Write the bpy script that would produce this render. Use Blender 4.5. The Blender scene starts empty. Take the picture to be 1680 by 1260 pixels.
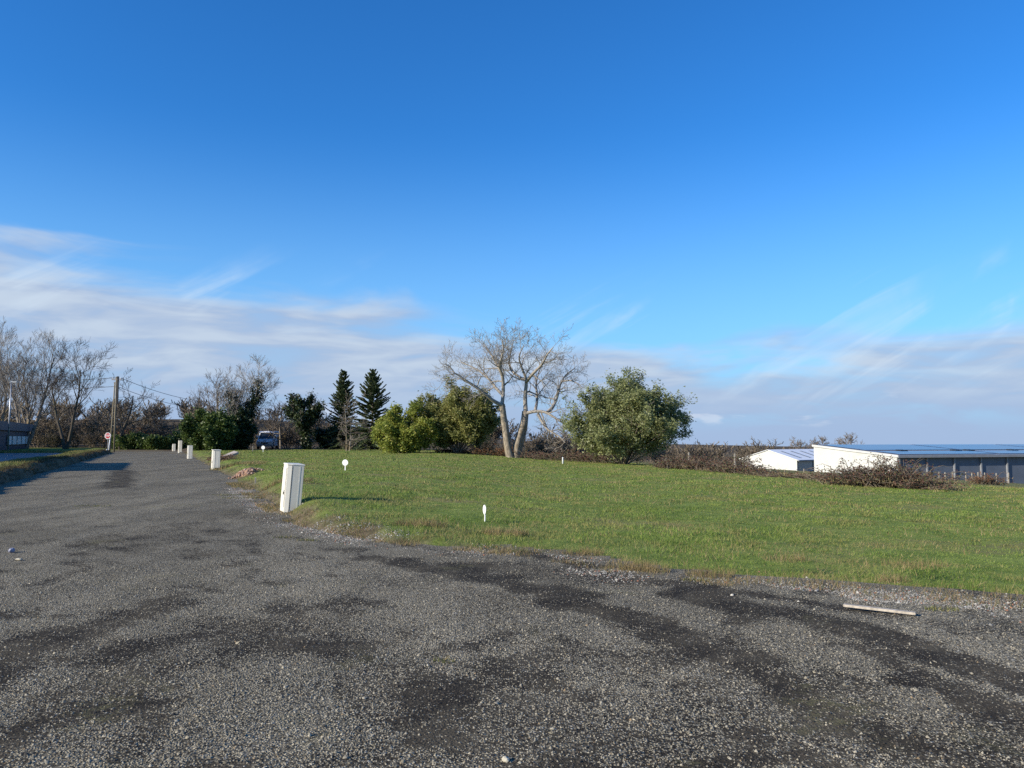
import bpy, bmesh, math, random
import numpy as np
from mathutils import Vector, Matrix

sc = bpy.context.scene
COL = sc.collection
R = math.radians

# ------------------------------------------------------------------ camera, sky, sun, exposure
FPX = 1262.0                      # focal length in pixels of the 1680 px wide photograph
CAM_H = 1.6
PITCH = math.atan(90 / FPX)
cam = bpy.data.cameras.new('camera')
cam_o = bpy.data.objects.new('camera', cam)
COL.objects.link(cam_o)
cam_o.location = (0, 0, CAM_H)
cam_o.rotation_euler = (math.pi / 2 + PITCH, 0, 0)
cam.sensor_width = 36
cam.lens = FPX / 1680 * 36
cam.clip_start = 0.05
cam.clip_end = 5000
sc.camera = cam_o

SUN_EL = R(23.0)
SUN_A = R(30.0)                   # sun stands to the left and somewhat behind the camera
SUN = Vector((-math.cos(SUN_A) * math.cos(SUN_EL), -math.sin(SUN_A) * math.cos(SUN_EL), math.sin(SUN_EL)))


def nd(nt, typ, inp=None, **kw):
    n = nt.nodes.new(typ)
    for k, v in kw.items():
        setattr(n, k, v)
    for k, v in (inp or {}).items():
        s = n.inputs[k]
        if hasattr(v, 'is_linked') or isinstance(v, bpy.types.NodeSocket):
            nt.links.new(v, s)
        else:
            s.default_value = v
    return n


def mth(nt, op, a, b=None, c=None, clamp=False):
    n = nt.nodes.new('ShaderNodeMath')
    n.operation = op
    n.use_clamp = clamp
    for i, v in enumerate((a, b, c)):
        if v is None:
            continue
        if isinstance(v, bpy.types.NodeSocket):
            nt.links.new(v, n.inputs[i])
        else:
            n.inputs[i].default_value = v
    return n.outputs[0]


def mapr(nt, v, a, b, c=0.0, d=1.0, smooth=True):
    n = nt.nodes.new('ShaderNodeMapRange')
    n.interpolation_type = 'SMOOTHSTEP' if smooth else 'LINEAR'
    nt.links.new(v, n.inputs[0])
    for i, k in enumerate((a, b, c, d)):
        if isinstance(k, bpy.types.NodeSocket):
            nt.links.new(k, n.inputs[i + 1])
        else:
            n.inputs[i + 1].default_value = k
    return n.outputs[0]


def mixc(nt, f, a, b, blend='MIX'):
    n = nt.nodes.new('ShaderNodeMix')
    n.data_type = 'RGBA'
    n.blend_type = blend
    for sock, v in ((n.inputs[0], f), (n.inputs[6], a), (n.inputs[7], b)):
        if isinstance(v, bpy.types.NodeSocket):
            nt.links.new(v, sock)
        elif isinstance(v, (int, float)):
            sock.default_value = v
        else:
            sock.default_value = (*v[:3], 1)
    return n.outputs[2]


def noise(nt, vec, scale, detail=3, rough=0.55, dist=0.0, out=0):
    n = nt.nodes.new('ShaderNodeTexNoise')
    if vec is not None:
        nt.links.new(vec, n.inputs['Vector'])
    n.inputs['Scale'].default_value = scale
    n.inputs['Detail'].default_value = detail
    n.inputs['Roughness'].default_value = rough
    n.inputs['Distortion'].default_value = dist
    return n.outputs[out]


world = bpy.data.worlds.new('World')
sc.world = world
world.use_nodes = True
wt = world.node_tree
wt.nodes.clear()
sky = nd(wt, 'ShaderNodeTexSky', sky_type='NISHITA', sun_disc=False)
sky.sun_elevation = SUN_EL
sky.sun_rotation = math.atan2(SUN.x, SUN.y)
sky.altitude = 300
sky.air_density = 1.0
sky.dust_density = 0.15
sky.ozone_density = 3.5
hs0 = nd(wt, 'ShaderNodeHueSaturation', {'Saturation': 1.22, 'Value': 1.0, 'Color': sky.outputs[0]})
SKYC = mixc(wt, 1.0, hs0.outputs[0], (0.47, 0.86, 1.13), 'MULTIPLY')
tc = nd(wt, 'ShaderNodeTexCoord').outputs['Generated']
sx = nd(wt, 'ShaderNodeSeparateXYZ', {0: tc})
X_, Y_, Z_ = sx.outputs
rad_ = mth(wt, 'SQRT', mth(wt, 'ADD', mth(wt, 'ADD', mth(wt, 'MULTIPLY', X_, X_), mth(wt, 'MULTIPLY', Y_, Y_)), 1e-5))
cx_, cy_ = mth(wt, 'DIVIDE', X_, rad_), mth(wt, 'DIVIDE', Y_, rad_)
az = mth(wt, 'ARCTAN2', X_, Y_)
el = mth(wt, 'ARCTAN2', Z_, rad_)
bankv = nd(wt, 'ShaderNodeCombineXYZ', {0: mth(wt, 'MULTIPLY', cx_, 3.2), 1: mth(wt, 'MULTIPLY', cy_, 3.2), 2: mth(wt, 'MULTIPLY', el, 17.0)}).outputs[0]
n1 = noise(wt, bankv, 1.0, 5, 0.5, 0.6)
n1b = noise(wt, bankv, 2.6, 4, 0.5, 0.4)
wv = mth(wt, 'COSINE', mth(wt, 'MULTIPLY', mth(wt, 'ADD', az, R(36)), 3.0))
wv2 = mth(wt, 'MAXIMUM', mth(wt, 'COSINE', mth(wt, 'MULTIPLY', mth(wt, 'SUBTRACT', az, R(42)), 2.0)), 0.0)
el0 = mth(wt, 'MULTIPLY_ADD', wv2, 0.035, mth(wt, 'MULTIPLY_ADD', wv, 0.064, 0.134))
edge = mth(wt, 'ADD', mth(wt, 'SUBTRACT', el0, el), mth(wt, 'MULTIPLY', mth(wt, 'SUBTRACT', n1, 0.5), 0.20))
bank = mapr(wt, edge, -0.035, 0.035)
thin = mapr(wt, n1b, 0.25, 0.52, 0.70, 1.0)
bank = mth(wt, 'MULTIPLY', bank, thin)
low = mapr(wt, el, 0.0, 0.075, 1.0, 0.0)
bank = mth(wt, 'MULTIPLY', mth(wt, 'MAXIMUM', bank, low), 0.93)
# thin slanting wisps
wz = mth(wt, 'MULTIPLY_ADD', az, -0.55, el)
wispv = nd(wt, 'ShaderNodeCombineXYZ', {0: mth(wt, 'MULTIPLY', cx_, 2.6), 1: mth(wt, 'MULTIPLY', cy_, 2.6), 2: mth(wt, 'MULTIPLY', wz, 17.0)}).outputs[0]
n2 = noise(wt, wispv, 1.0, 6, 0.55, 0.7)
wisp = mth(wt, 'MULTIPLY', mapr(wt, n2, 0.50, 0.76), mth(wt, 'MULTIPLY', mapr(wt, el, 0.02, 0.08), mapr(wt, el, 0.14, 0.25, 1.0, 0.0)))
n4 = noise(wt, tc, 5.5, 4, 0.55, 0.8)
wisp = mth(wt, 'MULTIPLY', mth(wt, 'MULTIPLY', wisp, 0.8), mapr(wt, n4, 0.44, 0.62, 0.05, 1.0))
# small bright cumulus heads low over the horizon
cumv = nd(wt, 'ShaderNodeCombineXYZ', {0: mth(wt, 'MULTIPLY', cx_, 7.0), 1: mth(wt, 'MULTIPLY', cy_, 7.0), 2: mth(wt, 'MULTIPLY', el, 24.0)}).outputs[0]
n3 = noise(wt, cumv, 1.0, 5, 0.55, 0.2)
cum = mth(wt, 'MULTIPLY', mapr(wt, n3, 0.585, 0.66), mth(wt, 'MULTIPLY', mapr(wt, el, 0.012, 0.022), mapr(wt, el, 0.04, 0.065, 1.0, 0.0)))
bcol = mixc(wt, mapr(wt, n1b, 0.35, 0.68), (2.25, 2.80, 3.85), (3.15, 3.65, 4.35))
bcol = mixc(wt, mapr(wt, el, 0.01, 0.10), (2.1, 2.75, 4.0), bcol)
SKYC = mixc(wt, mapr(wt, el, -0.10, 0.40, 1.0, 0.0), SKYC, (1.75, 3.45, 5.3))
c1 = mixc(wt, bank, SKYC, bcol)
c2 = mixc(wt, wisp, c1, (3.9, 4.6, 5.3))
c3 = mixc(wt, mth(wt, 'MULTIPLY', cum, 0.55), c2, (3.8, 4.2, 4.9))
bg = nd(wt, 'ShaderNodeBackground', {'Color': c3, 'Strength': 0.135})
wo = nd(wt, 'ShaderNodeOutputWorld', {'Surface': bg.outputs[0]})

sun = bpy.data.lights.new('sun', 'SUN')
sun.energy = 5.0
sun.angle = R(0.53)
sun.color = (1.0, 0.91, 0.76)
sun_o = bpy.data.objects.new('sun', sun)
COL.objects.link(sun_o)
sun_o.rotation_euler = SUN.to_track_quat('Z', 'Y').to_euler()
sun_o.location = (0, 0, 60)

sc.view_settings.view_transform = 'Standard'
sc.view_settings.look = 'None'
sc.view_settings.exposure = 0.42
sc.view_settings.gamma = 1.0
sc.view_settings.use_curve_mapping = False
sc.cycles.use_denoising = False
sc.cycles.max_bounces = 6
sc.cycles.transparent_max_bounces = 4
sc.cycles.sample_clamp_indirect = 6

# ------------------------------------------------------------------ pixel <-> place helpers
FWD = Vector((0, math.cos(PITCH), math.sin(PITCH)))
UPV = Vector((0, -math.sin(PITCH), math.cos(PITCH)))


def ray(x, y):
    return FWD + Vector((1, 0, 0)) * ((x - 840) / FPX) + UPV * ((630 - y) / FPX)


def at(x, y, Y):
    d = ray(x, y)
    return Vector((0, 0, CAM_H)) + d * (Y / d.y)


def gpt(x, y, z=0.0):
    d = ray(x, y)
    return Vector((0, 0, CAM_H)) + d * ((z - CAM_H) / d.z)


# ------------------------------------------------------------------ numpy noise and terrain
def _h(ix, iy, s):
    n = (ix.astype(np.int64) * 374761393 + iy.astype(np.int64) * 668265263 + s * 974634721) & 0x7fffffff
    n = ((n ^ (n >> 13)) * 1274126177) & 0x7fffffff
    n = n ^ (n >> 16)
    return (n & 0xffff) / 65535.0


def vn(x, y, s=0):
    x = np.asarray(x, float); y = np.asarray(y, float)
    ix, iy = np.floor(x), np.floor(y)
    fx, fy = x - ix, y - iy
    fx = fx * fx * (3 - 2 * fx); fy = fy * fy * (3 - 2 * fy)
    ix = ix.astype(np.int64); iy = iy.astype(np.int64)
    a, b = _h(ix, iy, s), _h(ix + 1, iy, s)
    c, d = _h(ix, iy + 1, s), _h(ix + 1, iy + 1, s)
    return (a * (1 - fx) + b * fx) * (1 - fy) + (c * (1 - fx) + d * fx) * fy


def fbm(x, y, s=0, o=4):
    t = 0; a = 0.5; f = 1.0; w = 0
    for i in range(o):
        t = t + a * vn(x * f, y * f, s + i * 17); w += a; a *= 0.5; f *= 2.03
    return t / w


def sst(x, a, b):
    t = np.clip((np.asarray(x, float) - a) / (b - a), 0, 1)
    return t * t * (3 - 2 * t)


RD = np.array([-0.4161, 0.9093])            # direction of the road (away from the camera)
EDGE = np.array([(-80, 181.1), (-25.2, 61.4), (-14.8, 38.6), (-8.4, 24.7), (-4.75, 16.5), (-3.5, 14.3), (-2.0, 12.5), (-0.1, 11.2), (1.0, 10.3),
                 (1.6, 9.35), (2.5, 8.85), (3.7, 8.35), (4.5, 7.85), (5.2, 7.6), (7.0, 7.1), (12.0, 5.4), (30.0, -1.0), (120, -30)])


def s_field(X, Y):
    """approx. signed distance into the field (positive) across the gravel edge"""
    ye = np.interp(X, EDGE[:, 0], EDGE[:, 1])
    sl = (np.interp(X + 0.4, EDGE[:, 0], EDGE[:, 1]) - np.interp(X - 0.4, EDGE[:, 0], EDGE[:, 1])) / 0.8
    return (Y - ye) / np.sqrt(1 + sl * sl) + 0.30 * sst(X, -6, -2)


def road_uv(X, Y):
    """s along the road, q to the right of the road's left edge"""
    dx, dy = X + 13.2, Y - 17.1
    return dx * RD[0] + dy * RD[1], dx * RD[1] - dy * RD[0]


def z_field(X, Y):
    z = 0.32 * sst(-X, -3.0, 7.0) - 0.02 * np.maximum(0, X + 4)
    s = X * 0.892 + (Y - 67) * 0.453
    sp = np.maximum(0, s)
    sp = np.where(sp < 6, sp * sp / 12, sp - 3)
    z = z - 0.0405 * np.minimum(sp, 150)
    return z


def ground_z(X, Y):
    X = np.asarray(X, float); Y = np.asarray(Y, float)
    sf = s_field(X, Y) + (fbm(X * 1.3, Y * 1.3, 5, 3) - 0.5) * 0.55
    zf = z_field(X, Y) + (fbm(X * 0.5, Y * 0.5, 9, 3) - 0.5) * 0.10 + (fbm(X * 2.2, Y * 2.2, 3, 2) - 0.5) * 0.05 * sst(80 - np.hypot(X, Y), 0, 40)
    wid = 0.5 + 0.9 * sst(-X, 3, 9)
    t = sst(sf, -0.25, wid)
    z = -0.07 + (zf + 0.07) * t
    # the left side: yard level behind the bank, then woods on rising ground
    u, q = road_uv(X, Y)
    ql = -q
    yard = -0.07 + 0.20 * sst(ql, 1.0, 3.0)
    z = np.where(ql > 0.4, yard, z)
    # far end of the road: verge
    hill = 7.0 * sst(Y, 125, 230) * sst(-X, 15, 75)
    far = sst(u, 84, 92)
    z = z * (1 - far) + (np.maximum(z, 0.0) + 0.05) * far * (X < 0) + z * far * (X >= 0)
    z = z + hill
    rr = np.hypot(X, Y)
    z = z - 3.0 * sst(rr, 260, 700) * (X > 0) + 2.0 * sst(rr, 300, 900)
    return z


def gz(x, y):
    return float(ground_z(np.array([x]), np.array([y]))[0])


DARK = [  # dark tyre-worn streaks: pixel start, pixel end, half width (m), strength
    ((620, 915), (960, 975), 0.26, 0.95), ((930, 985), (1220, 1085), 0.30, 1.0), ((1130, 975), (1400, 1040), 0.34, 1.0), ((1380, 1030), (1720, 1130), 0.30, 1.0),
    ((1390, 1065), (1560, 1130), 0.12, 0.9), ((1540, 1130), (1720, 1190), 0.18, 0.9), ((1240, 1105), (1480, 1210), 0.12, 0.85), ((1440, 1200), (1660, 1275), 0.16, 0.75),
    ((-80, 1120), (120, 1030), 0.34, 0.9), ((60, 1050), (300, 985), 0.26, 0.75), ((-60, 1260), (180, 1170), 0.26, 0.8), ((900, 1262), (1330, 1255), 0.14, 0.9),
    ((150, 1075), (330, 1045), 0.24, 0.8), ((350, 1090), (500, 1030), 0.14, 0.6), ((500, 1010), (590, 985), 0.10, 0.7), ((660, 870), (840, 905), 0.10, 0.85), ((800, 895), (1010, 935), 0.16, 0.9), ((1010, 945), (1420, 1000), 0.20, 0.9),
    ((205, 772), (190, 800), 0.5, 0.8), ((525, 900), (600, 905), 0.10, 0.7), ((240, 1110), (260, 1230), 0.16, 0.6), ((560, 1130), (640, 1200), 0.20, 0.45), ((700, 1180), (860, 1230), 0.18, 0.5),
    ((1000, 1060), (1100, 1085), 0.10, 0.8), ((1150, 1040), (1230, 1050), 0.08, 0.9), ((30, 960), (150, 935), 0.14, 0.6), ((0, 1010), (60, 1000), 0.15, 0.7)]


def wear(X, Y):
    far = sst(np.hypot(X, Y), 10, 24)
    w = 0.45 * sst(fbm(X * 0.6 + Y * 0.2, Y * 0.45 + 7, 21, 5), 0.50, 0.72) + 0.5 * sst(fbm(X * 2.3, Y * 2.3, 33, 5), 0.53, 0.75)
    w = w * (1 - 0.6 * far) * (1 + 0.5 * sst(-X, -0.5, 2.5) * (1 - far))
    wx = X + (fbm(X * 1.6, Y * 1.6, 40, 5) - 0.5) * 0.8
    wy = Y + (fbm(X * 1.6, Y * 1.6, 47, 5) - 0.5) * 0.8
    sp = fbm(X * 7, Y * 7, 66, 3)
    for a, b, hw, k in DARK:
        A, B = gpt(*a), gpt(*b)
        dx, dy = B.x - A.x, B.y - A.y
        L2 = dx * dx + dy * dy
        t = np.clip(((wx - A.x) * dx + (wy - A.y) * dy) / L2, 0, 1)
        d = np.hypot(wx - A.x - t * dx, wy - A.y - t * dy)
        w = np.maximum(w, k * (1 - sst(d, hw * 0.6, hw * 1.35)) * (0.62 + 0.75 * sp))
    return np.clip(w, 0, 1)


def road_z(X, Y):
    return (fbm(X * 0.6, Y * 0.6, 60, 3) - 0.5) * 0.035 + (fbm(X * 3, Y * 3, 63, 2) - 0.5) * 0.012


# ------------------------------------------------------------------ mesh helpers
def link(o, parent=None):
    COL.objects.link(o)
    if parent:
        o.parent = parent
    return o


def np_obj(name, V, F, mat, parent=None, smooth=False, attr=None, loc=None):
    """V (n,3); F an (m,3) or (m,4) index array"""
    V = np.ascontiguousarray(V, np.float32); F = np.ascontiguousarray(F, np.int32)
    me = bpy.data.meshes.new(name)
    me.vertices.add(len(V)); me.vertices.foreach_set('co', V.ravel())
    k = F.shape[1]
    me.loops.add(F.size); me.loops.foreach_set('vertex_index', F.ravel())
    me.polygons.add(len(F))
    me.polygons.foreach_set('loop_start', np.arange(0, F.size, k, dtype=np.int32))
    if smooth:
        me.polygons.foreach_set('use_smooth', np.ones(len(F), bool))
    for an, av in (attr or {}).items():
        a = me.attributes.new(an, 'FLOAT', 'POINT')
        a.data.foreach_set('value', np.ascontiguousarray(av, np.float32))
    me.update(calc_edges=True)
    me.materials.append(mat)
    o = bpy.data.objects.new(name, me)
    if loc is not None:
        o.location = loc
    return link(o, parent)


class MB:
    def __init__(self):
        self.v = []; self.f = []

    def box(self, x0, x1, y0, y1, z0, z1, M=None):
        n = len(self.v)
        P = [(x0, y0, z0), (x1, y0, z0), (x1, y1, z0), (x0, y1, z0), (x0, y0, z1), (x1, y0, z1), (x1, y1, z1), (x0, y1, z1)]
        self.v += [tuple(M @ Vector(p)) if M else p for p in P]
        self.f += [tuple(n + i for i in q) for q in ((3, 2, 1, 0), (4, 5, 6, 7), (0, 1, 5, 4), (1, 2, 6, 5), (2, 3, 7, 6), (3, 0, 4, 7))]
        return self

    def prism(self, poly, z0, z1, M=None, top=None):
        n = len(self.v); k = len(poly)
        a = [(p[0], p[1], z0) for p in poly]; b = [(p[0], p[1], z1) for p in (top or poly)]
        self.v += [tuple(M @ Vector(p)) if M else p for p in a + b]
        self.f += [tuple(range(n + k - 1, n - 1, -1)), tuple(range(n + k, n + 2 * k))]
        self.f += [(n + i, n + (i + 1) % k, n + k + (i + 1) % k, n + k + i) for i in range(k)]
        return self

    def tube(self, pts, rads, k=8, cap=True):
        pts = [Vector(p) for p in pts]
        n0 = len(self.v)
        for i, p in enumerate(pts):
            d = (pts[min(i + 1, len(pts) - 1)] - pts[max(i - 1, 0)]).normalized()
            ref = Vector((1, 0, 0)) if abs(d.x) < 0.8 else Vector((0, 1, 0))
            u = d.cross(ref).normalized(); w = d.cross(u)
            r = rads[i] if hasattr(rads, '__len__') else rads
            self.v += [tuple(p + (u * math.cos(a) + w * math.sin(a)) * r) for a in [2 * math.pi * j / k for j in range(k)]]
        for i in range(len(pts) - 1):
            b = n0 + i * k
            self.f += [(b + j, b + (j + 1) % k, b + k + (j + 1) % k, b + k + j) for j in range(k)]
        if cap:
            self.f += [tuple(n0 + j for j in range(k - 1, -1, -1)), tuple(n0 + (len(pts) - 1) * k + j for j in range(k))]
        return self

    def build(self, name, mat, parent=None, bevel=0.0, smooth=False):
        me = bpy.data.meshes.new(name)
        me.from_pydata(self.v, [], self.f)
        bm = bmesh.new(); bm.from_mesh(me)
        bmesh.ops.recalc_face_normals(bm, faces=bm.faces)
        if bevel:
            bmesh.ops.bevel(bm, geom=list(bm.edges), offset=bevel, segments=2, affect='EDGES', clamp_overlap=True)
        if smooth:
            for f in bm.faces:
                f.smooth = True
        bm.to_mesh(me); bm.free()
        me.materials.append(mat)
        return link(bpy.data.objects.new(name, me), parent)


def tag(o, label=None, cat=None, group=None, kind=None):
    for k, v in (('label', label), ('category', cat), ('group', group), ('kind', kind)):
        if v:
            o[k] = v
    return o


def thing(name, loc, label, cat, group=None, rz=0.0):
    o = bpy.data.objects.new(name, None)
    o.empty_display_size = 0.3
    link(o)
    o.location = loc
    o.rotation_euler = (0, 0, rz)
    return tag(o, label, cat, group)


# ------------------------------------------------------------------ materials
def mat(name):
    m = bpy.data.materials.new(name)
    m.use_nodes = True
    nt = m.node_tree
    b = nt.nodes['Principled BSDF']
    return m, nt, b


def objco(nt):
    return nd(nt, 'ShaderNodeTexCoord').outputs['Object']


def worldpos(nt):
    return nd(nt, 'ShaderNodeNewGeometry').outputs['Position']


def setc(nt, b, col, rough=0.8, spec=None, bump=None, bstr=0.3, bdist=0.02, metal=0.0):
    if isinstance(col, bpy.types.NodeSocket):
        nt.links.new(col, b.inputs['Base Color'])
    else:
        b.inputs['Base Color'].default_value = (*col, 1)
    if isinstance(rough, bpy.types.NodeSocket):
        nt.links.new(rough, b.inputs['Roughness'])
    else:
        b.inputs['Roughness'].default_value = rough
    b.inputs['Metallic'].default_value = metal
    if spec is not None:
        b.inputs['Specular IOR Level'].default_value = spec
    if bump is not None:
        bn = nd(nt, 'ShaderNodeBump', {'Strength': bstr, 'Distance': bdist, 'Height': bump})
        nt.links.new(bn.outputs[0], b.inputs['Normal'])


def simple(name, col, rough=0.7, var=0.15, scale=6.0, spec=0.4, metal=0.0, bstr=0.0, dirt=None, dscale=2.0):
    m, nt, b = mat(name)
    co = objco(nt)
    n = noise(nt, co, scale, 5, 0.6)
    c = mixc(nt, mapr(nt, n, 0.25, 0.75), tuple(x * (1 - var) for x in col), tuple(min(1, x * (1 + var)) for x in col))
    if dirt:
        n2 = noise(nt, co, dscale, 6, 0.65, 0.5)
        c = mixc(nt, mapr(nt, n2, 0.48, 0.8, 0, 0.6), c, dirt)
    setc(nt, b, c, rough, spec, n if bstr else None, bstr, 0.02, metal)
    return m


def leaf_mat(name, c_dark, c_light, c_odd=None, trans=0.3, rough=0.5, odd=0.12, nscale=0.5, spec=0.3, patch=0.35, dry=None):
    m, nt, b = mat(name)
    g = nd(nt, 'ShaderNodeNewGeometry')
    rpi = g.outputs['Random Per Island']
    n = noise(nt, g.outputs['Position'], nscale, 3, 0.6)
    f = mth(nt, 'ADD', mth(nt, 'MULTIPLY', rpi, 1 - patch), mth(nt, 'MULTIPLY', mapr(nt, n, 0.3, 0.7), patch))
    c = mixc(nt, f, c_dark, c_light)
    if c_odd:
        rp2 = mth(nt, 'FRACT', mth(nt, 'MULTIPLY', rpi, 17.31))
        c = mixc(nt, mapr(nt, rp2, 1 - odd - 0.02, 1 - odd + 0.02), c, c_odd)
    if dry:
        n2 = noise(nt, g.outputs['Position'], 0.55, 5, 0.65, 0.4)
        c = mixc(nt, mth(nt, 'MULTIPLY', mapr(nt, n2, 0.44, 0.60), mapr(nt, mth(nt, 'FRACT', mth(nt, 'MULTIPLY', rpi, 7.7)), 0.2, 0.6, 0.35, 0.9)), c, dry)
    setc(nt, b, c, rough, spec)
    if trans:
        t = nd(nt, 'ShaderNodeBsdfTranslucent', {'Color': c})
        mx = nd(nt, 'ShaderNodeMixShader', {0: trans, 1: b.outputs[0], 2: t.outputs[0]})
        nt.links.new(mx.outputs[0], nt.nodes['Material Output'].inputs[0])
    return m


def bark_mat(name, c1, c2, c3=None, scale=3.0):
    m, nt, b = mat(name)
    p = worldpos(nt)
    sp = nd(nt, 'ShaderNodeMapping', {0: p, 3: (1.0, 1.0, 0.25)}).outputs[0]
    n = noise(nt, sp, scale * 3, 5, 0.65)
    c = mixc(nt, mapr(nt, n, 0.3, 0.7), c1, c2)
    if c3:
        n2 = noise(nt, p, 0.9, 4, 0.6)
        c = mixc(nt, mapr(nt, n2, 0.52, 0.68), c, c3)
    setc(nt, b, c, 0.9, 0.15, n, 0.5, 0.03)
    return m


# gravel surface of the lane
M_road, nt, b = mat('gravel')
p = worldpos(nt)
wr = nd(nt, 'ShaderNodeAttribute', attribute_name='wear').outputs['Fac']
vor = nd(nt, 'ShaderNodeTexVoronoi', {'Vector': p, 'Scale': 62.0, 'Randomness': 1.0}, feature='F1')
vr = nd(nt, 'ShaderNodeSeparateColor', {0: vor.outputs['Color']})
fine = noise(nt, p, 9.0, 4, 0.7)
mid = noise(nt, p, 1.6, 5, 0.65)
wloc = mth(nt, 'ADD', wr, mth(nt, 'MULTIPLY', mth(nt, 'SUBTRACT', fine, 0.5), 1.1), clamp=True)
thr = mapr(nt, wloc, 0.05, 0.85, 0.14, 0.90, smooth=False)
stone = mapr(nt, mth(nt, 'SUBTRACT', vr.outputs[0], thr), -0.05, 0.08)
gap = mapr(nt, vor.outputs['Distance'], 0.30, 0.62, 1.0, 0.0)
sc_ = mixc(nt, vr.outputs[1], (0.215, 0.19, 0.138), (0.46, 0.41, 0.305))
sc_ = mixc(nt, mapr(nt, vr.outputs[2], 0.93, 0.98), sc_, (0.50, 0.47, 0.40))
base = mixc(nt, mapr(nt, mid, 0.35, 0.7), (0.032, 0.027, 0.021), (0.088, 0.074, 0.052))
c = mixc(nt, mth(nt, 'MULTIPLY', stone, mth(nt, 'MULTIPLY_ADD', gap, 0.7, 0.3)), base, sc_)
lane_co = nd(nt, 'ShaderNodeMapping', {0: p, 2: (0, 0, R(-24.6)), 3: (1.0, 0.22, 1.0)}).outputs[0]
mott = mapr(nt, noise(nt, lane_co, 0.9, 6, 0.62, 0.3), 0.28, 0.72, 0.74, 1.24)
c = mixc(nt, 1.0, c, nd(nt, 'ShaderNodeCombineXYZ', {0: mott, 1: mott, 2: mth(nt, 'MULTIPLY', mott, 0.98)}).outputs[0], 'MULTIPLY')
moss = mapr(nt, noise(nt, p, 0.7, 5, 0.7, 0.6), 0.56, 0.70, 0, 0.6)
c = mixc(nt, mth(nt, 'MULTIPLY', moss, mapr(nt, fine, 0.42, 0.6)), c, (0.17, 0.155, 0.075))
hgt = mth(nt, 'MULTIPLY', mth(nt, 'MULTIPLY_ADD', stone, 0.7, 0.3), mapr(nt, vor.outputs['Distance'], 0.0, 0.6, 1.0, 0.0))
setc(nt, b, c, 0.95, 0.08, hgt, 0.9, 0.012)

# loose chippings (real stones)
M_stone, nt, b = mat('stone_chips')
g = nd(nt, 'ShaderNodeNewGeometry')
r1 = g.outputs['Random Per Island']
c = mixc(nt, r1, (0.16, 0.142, 0.10), (0.46, 0.41, 0.305))
c = mixc(nt, mapr(nt, mth(nt, 'FRACT', mth(nt, 'MULTIPLY', r1, 23.7)), 0.80, 0.84), c, (0.06, 0.056, 0.048))
c = mixc(nt, mapr(nt, mth(nt, 'FRACT', mth(nt, 'MULTIPLY', r1, 57.7)), 0.975, 0.98), c, (0.30, 0.22, 0.13))
setc(nt, b, c, 0.95, 0.1)

M_tarry, nt, b = mat('tarry_chips')
r1 = nd(nt, 'ShaderNodeNewGeometry').outputs['Random Per Island']
setc(nt, b, mixc(nt, r1, (0.026, 0.021, 0.016), (0.125, 0.106, 0.078)), 0.7, 0.3)

M_pale, nt, b = mat('pale_rubble')
r1 = nd(nt, 'ShaderNodeNewGeometry').outputs['Random Per Island']
c = mixc(nt, r1, (0.20, 0.185, 0.15), (0.52, 0.49, 0.42))
c = mixc(nt, mapr(nt, mth(nt, 'FRACT', mth(nt, 'MULTIPLY', r1, 31.7)), 0.86, 0.9), c, (0.36, 0.17, 0.10))
setc(nt, b, c, 0.9, 0.2)

M_red, nt, b = mat('reddish_rubble')
r1 = nd(nt, 'ShaderNodeNewGeometry').outputs['Random Per Island']
c = mixc(nt, r1, (0.22, 0.12, 0.085), (0.44, 0.32, 0.25))
setc(nt, b, c, 0.9, 0.2)

# meadow soil / far fields
M_ground, nt, b = mat('meadow')
p = worldpos(nt)
so = nd(nt, 'ShaderNodeAttribute', attribute_name='soil').outputs['Fac']
wd = nd(nt, 'ShaderNodeAttribute', attribute_name='wood').outputs['Fac']
ye = nd(nt, 'ShaderNodeAttribute', attribute_name='pale').outputs['Fac']
na = noise(nt, p, 0.35, 5, 0.6)
nb = noise(nt, p, 2.2, 5, 0.7)
nc = noise(nt, p, 26.0, 4, 0.75)
c = mixc(nt, mapr(nt, nb, 0.3, 0.7), (0.110, 0.160, 0.028), (0.225, 0.270, 0.062))
c = mixc(nt, mapr(nt, na, 0.50, 0.68, 0, 0.7), c, (0.25, 0.20, 0.09))
c = mixc(nt, mapr(nt, nc, 0.55, 0.75, 0, 0.55), c, (0.060, 0.085, 0.020))
c = mixc(nt, ye, c, mixc(nt, mapr(nt, nb, 0.3, 0.7), (0.20, 0.18, 0.07), (0.15, 0.16, 0.05)))
soil = mixc(nt, mapr(nt, nb, 0.3, 0.7), (0.075, 0.055, 0.038), (0.18, 0.135, 0.092))
c = mixc(nt, mth(nt, 'MULTIPLY', so, mapr(nt, nc, 0.2, 0.6, 0.6, 1.0)), c, soil)
wood = mixc(nt, mapr(nt, nb, 0.3, 0.7), (0.07, 0.052, 0.034), (0.13, 0.10, 0.06))
c = mixc(nt, wd, c, wood)
setc(nt, b, c, 0.95, 0.1, mth(nt, 'ADD', nb, mth(nt, 'MULTIPLY', nc, 0.5)), 0.8, 0.05)

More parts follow.
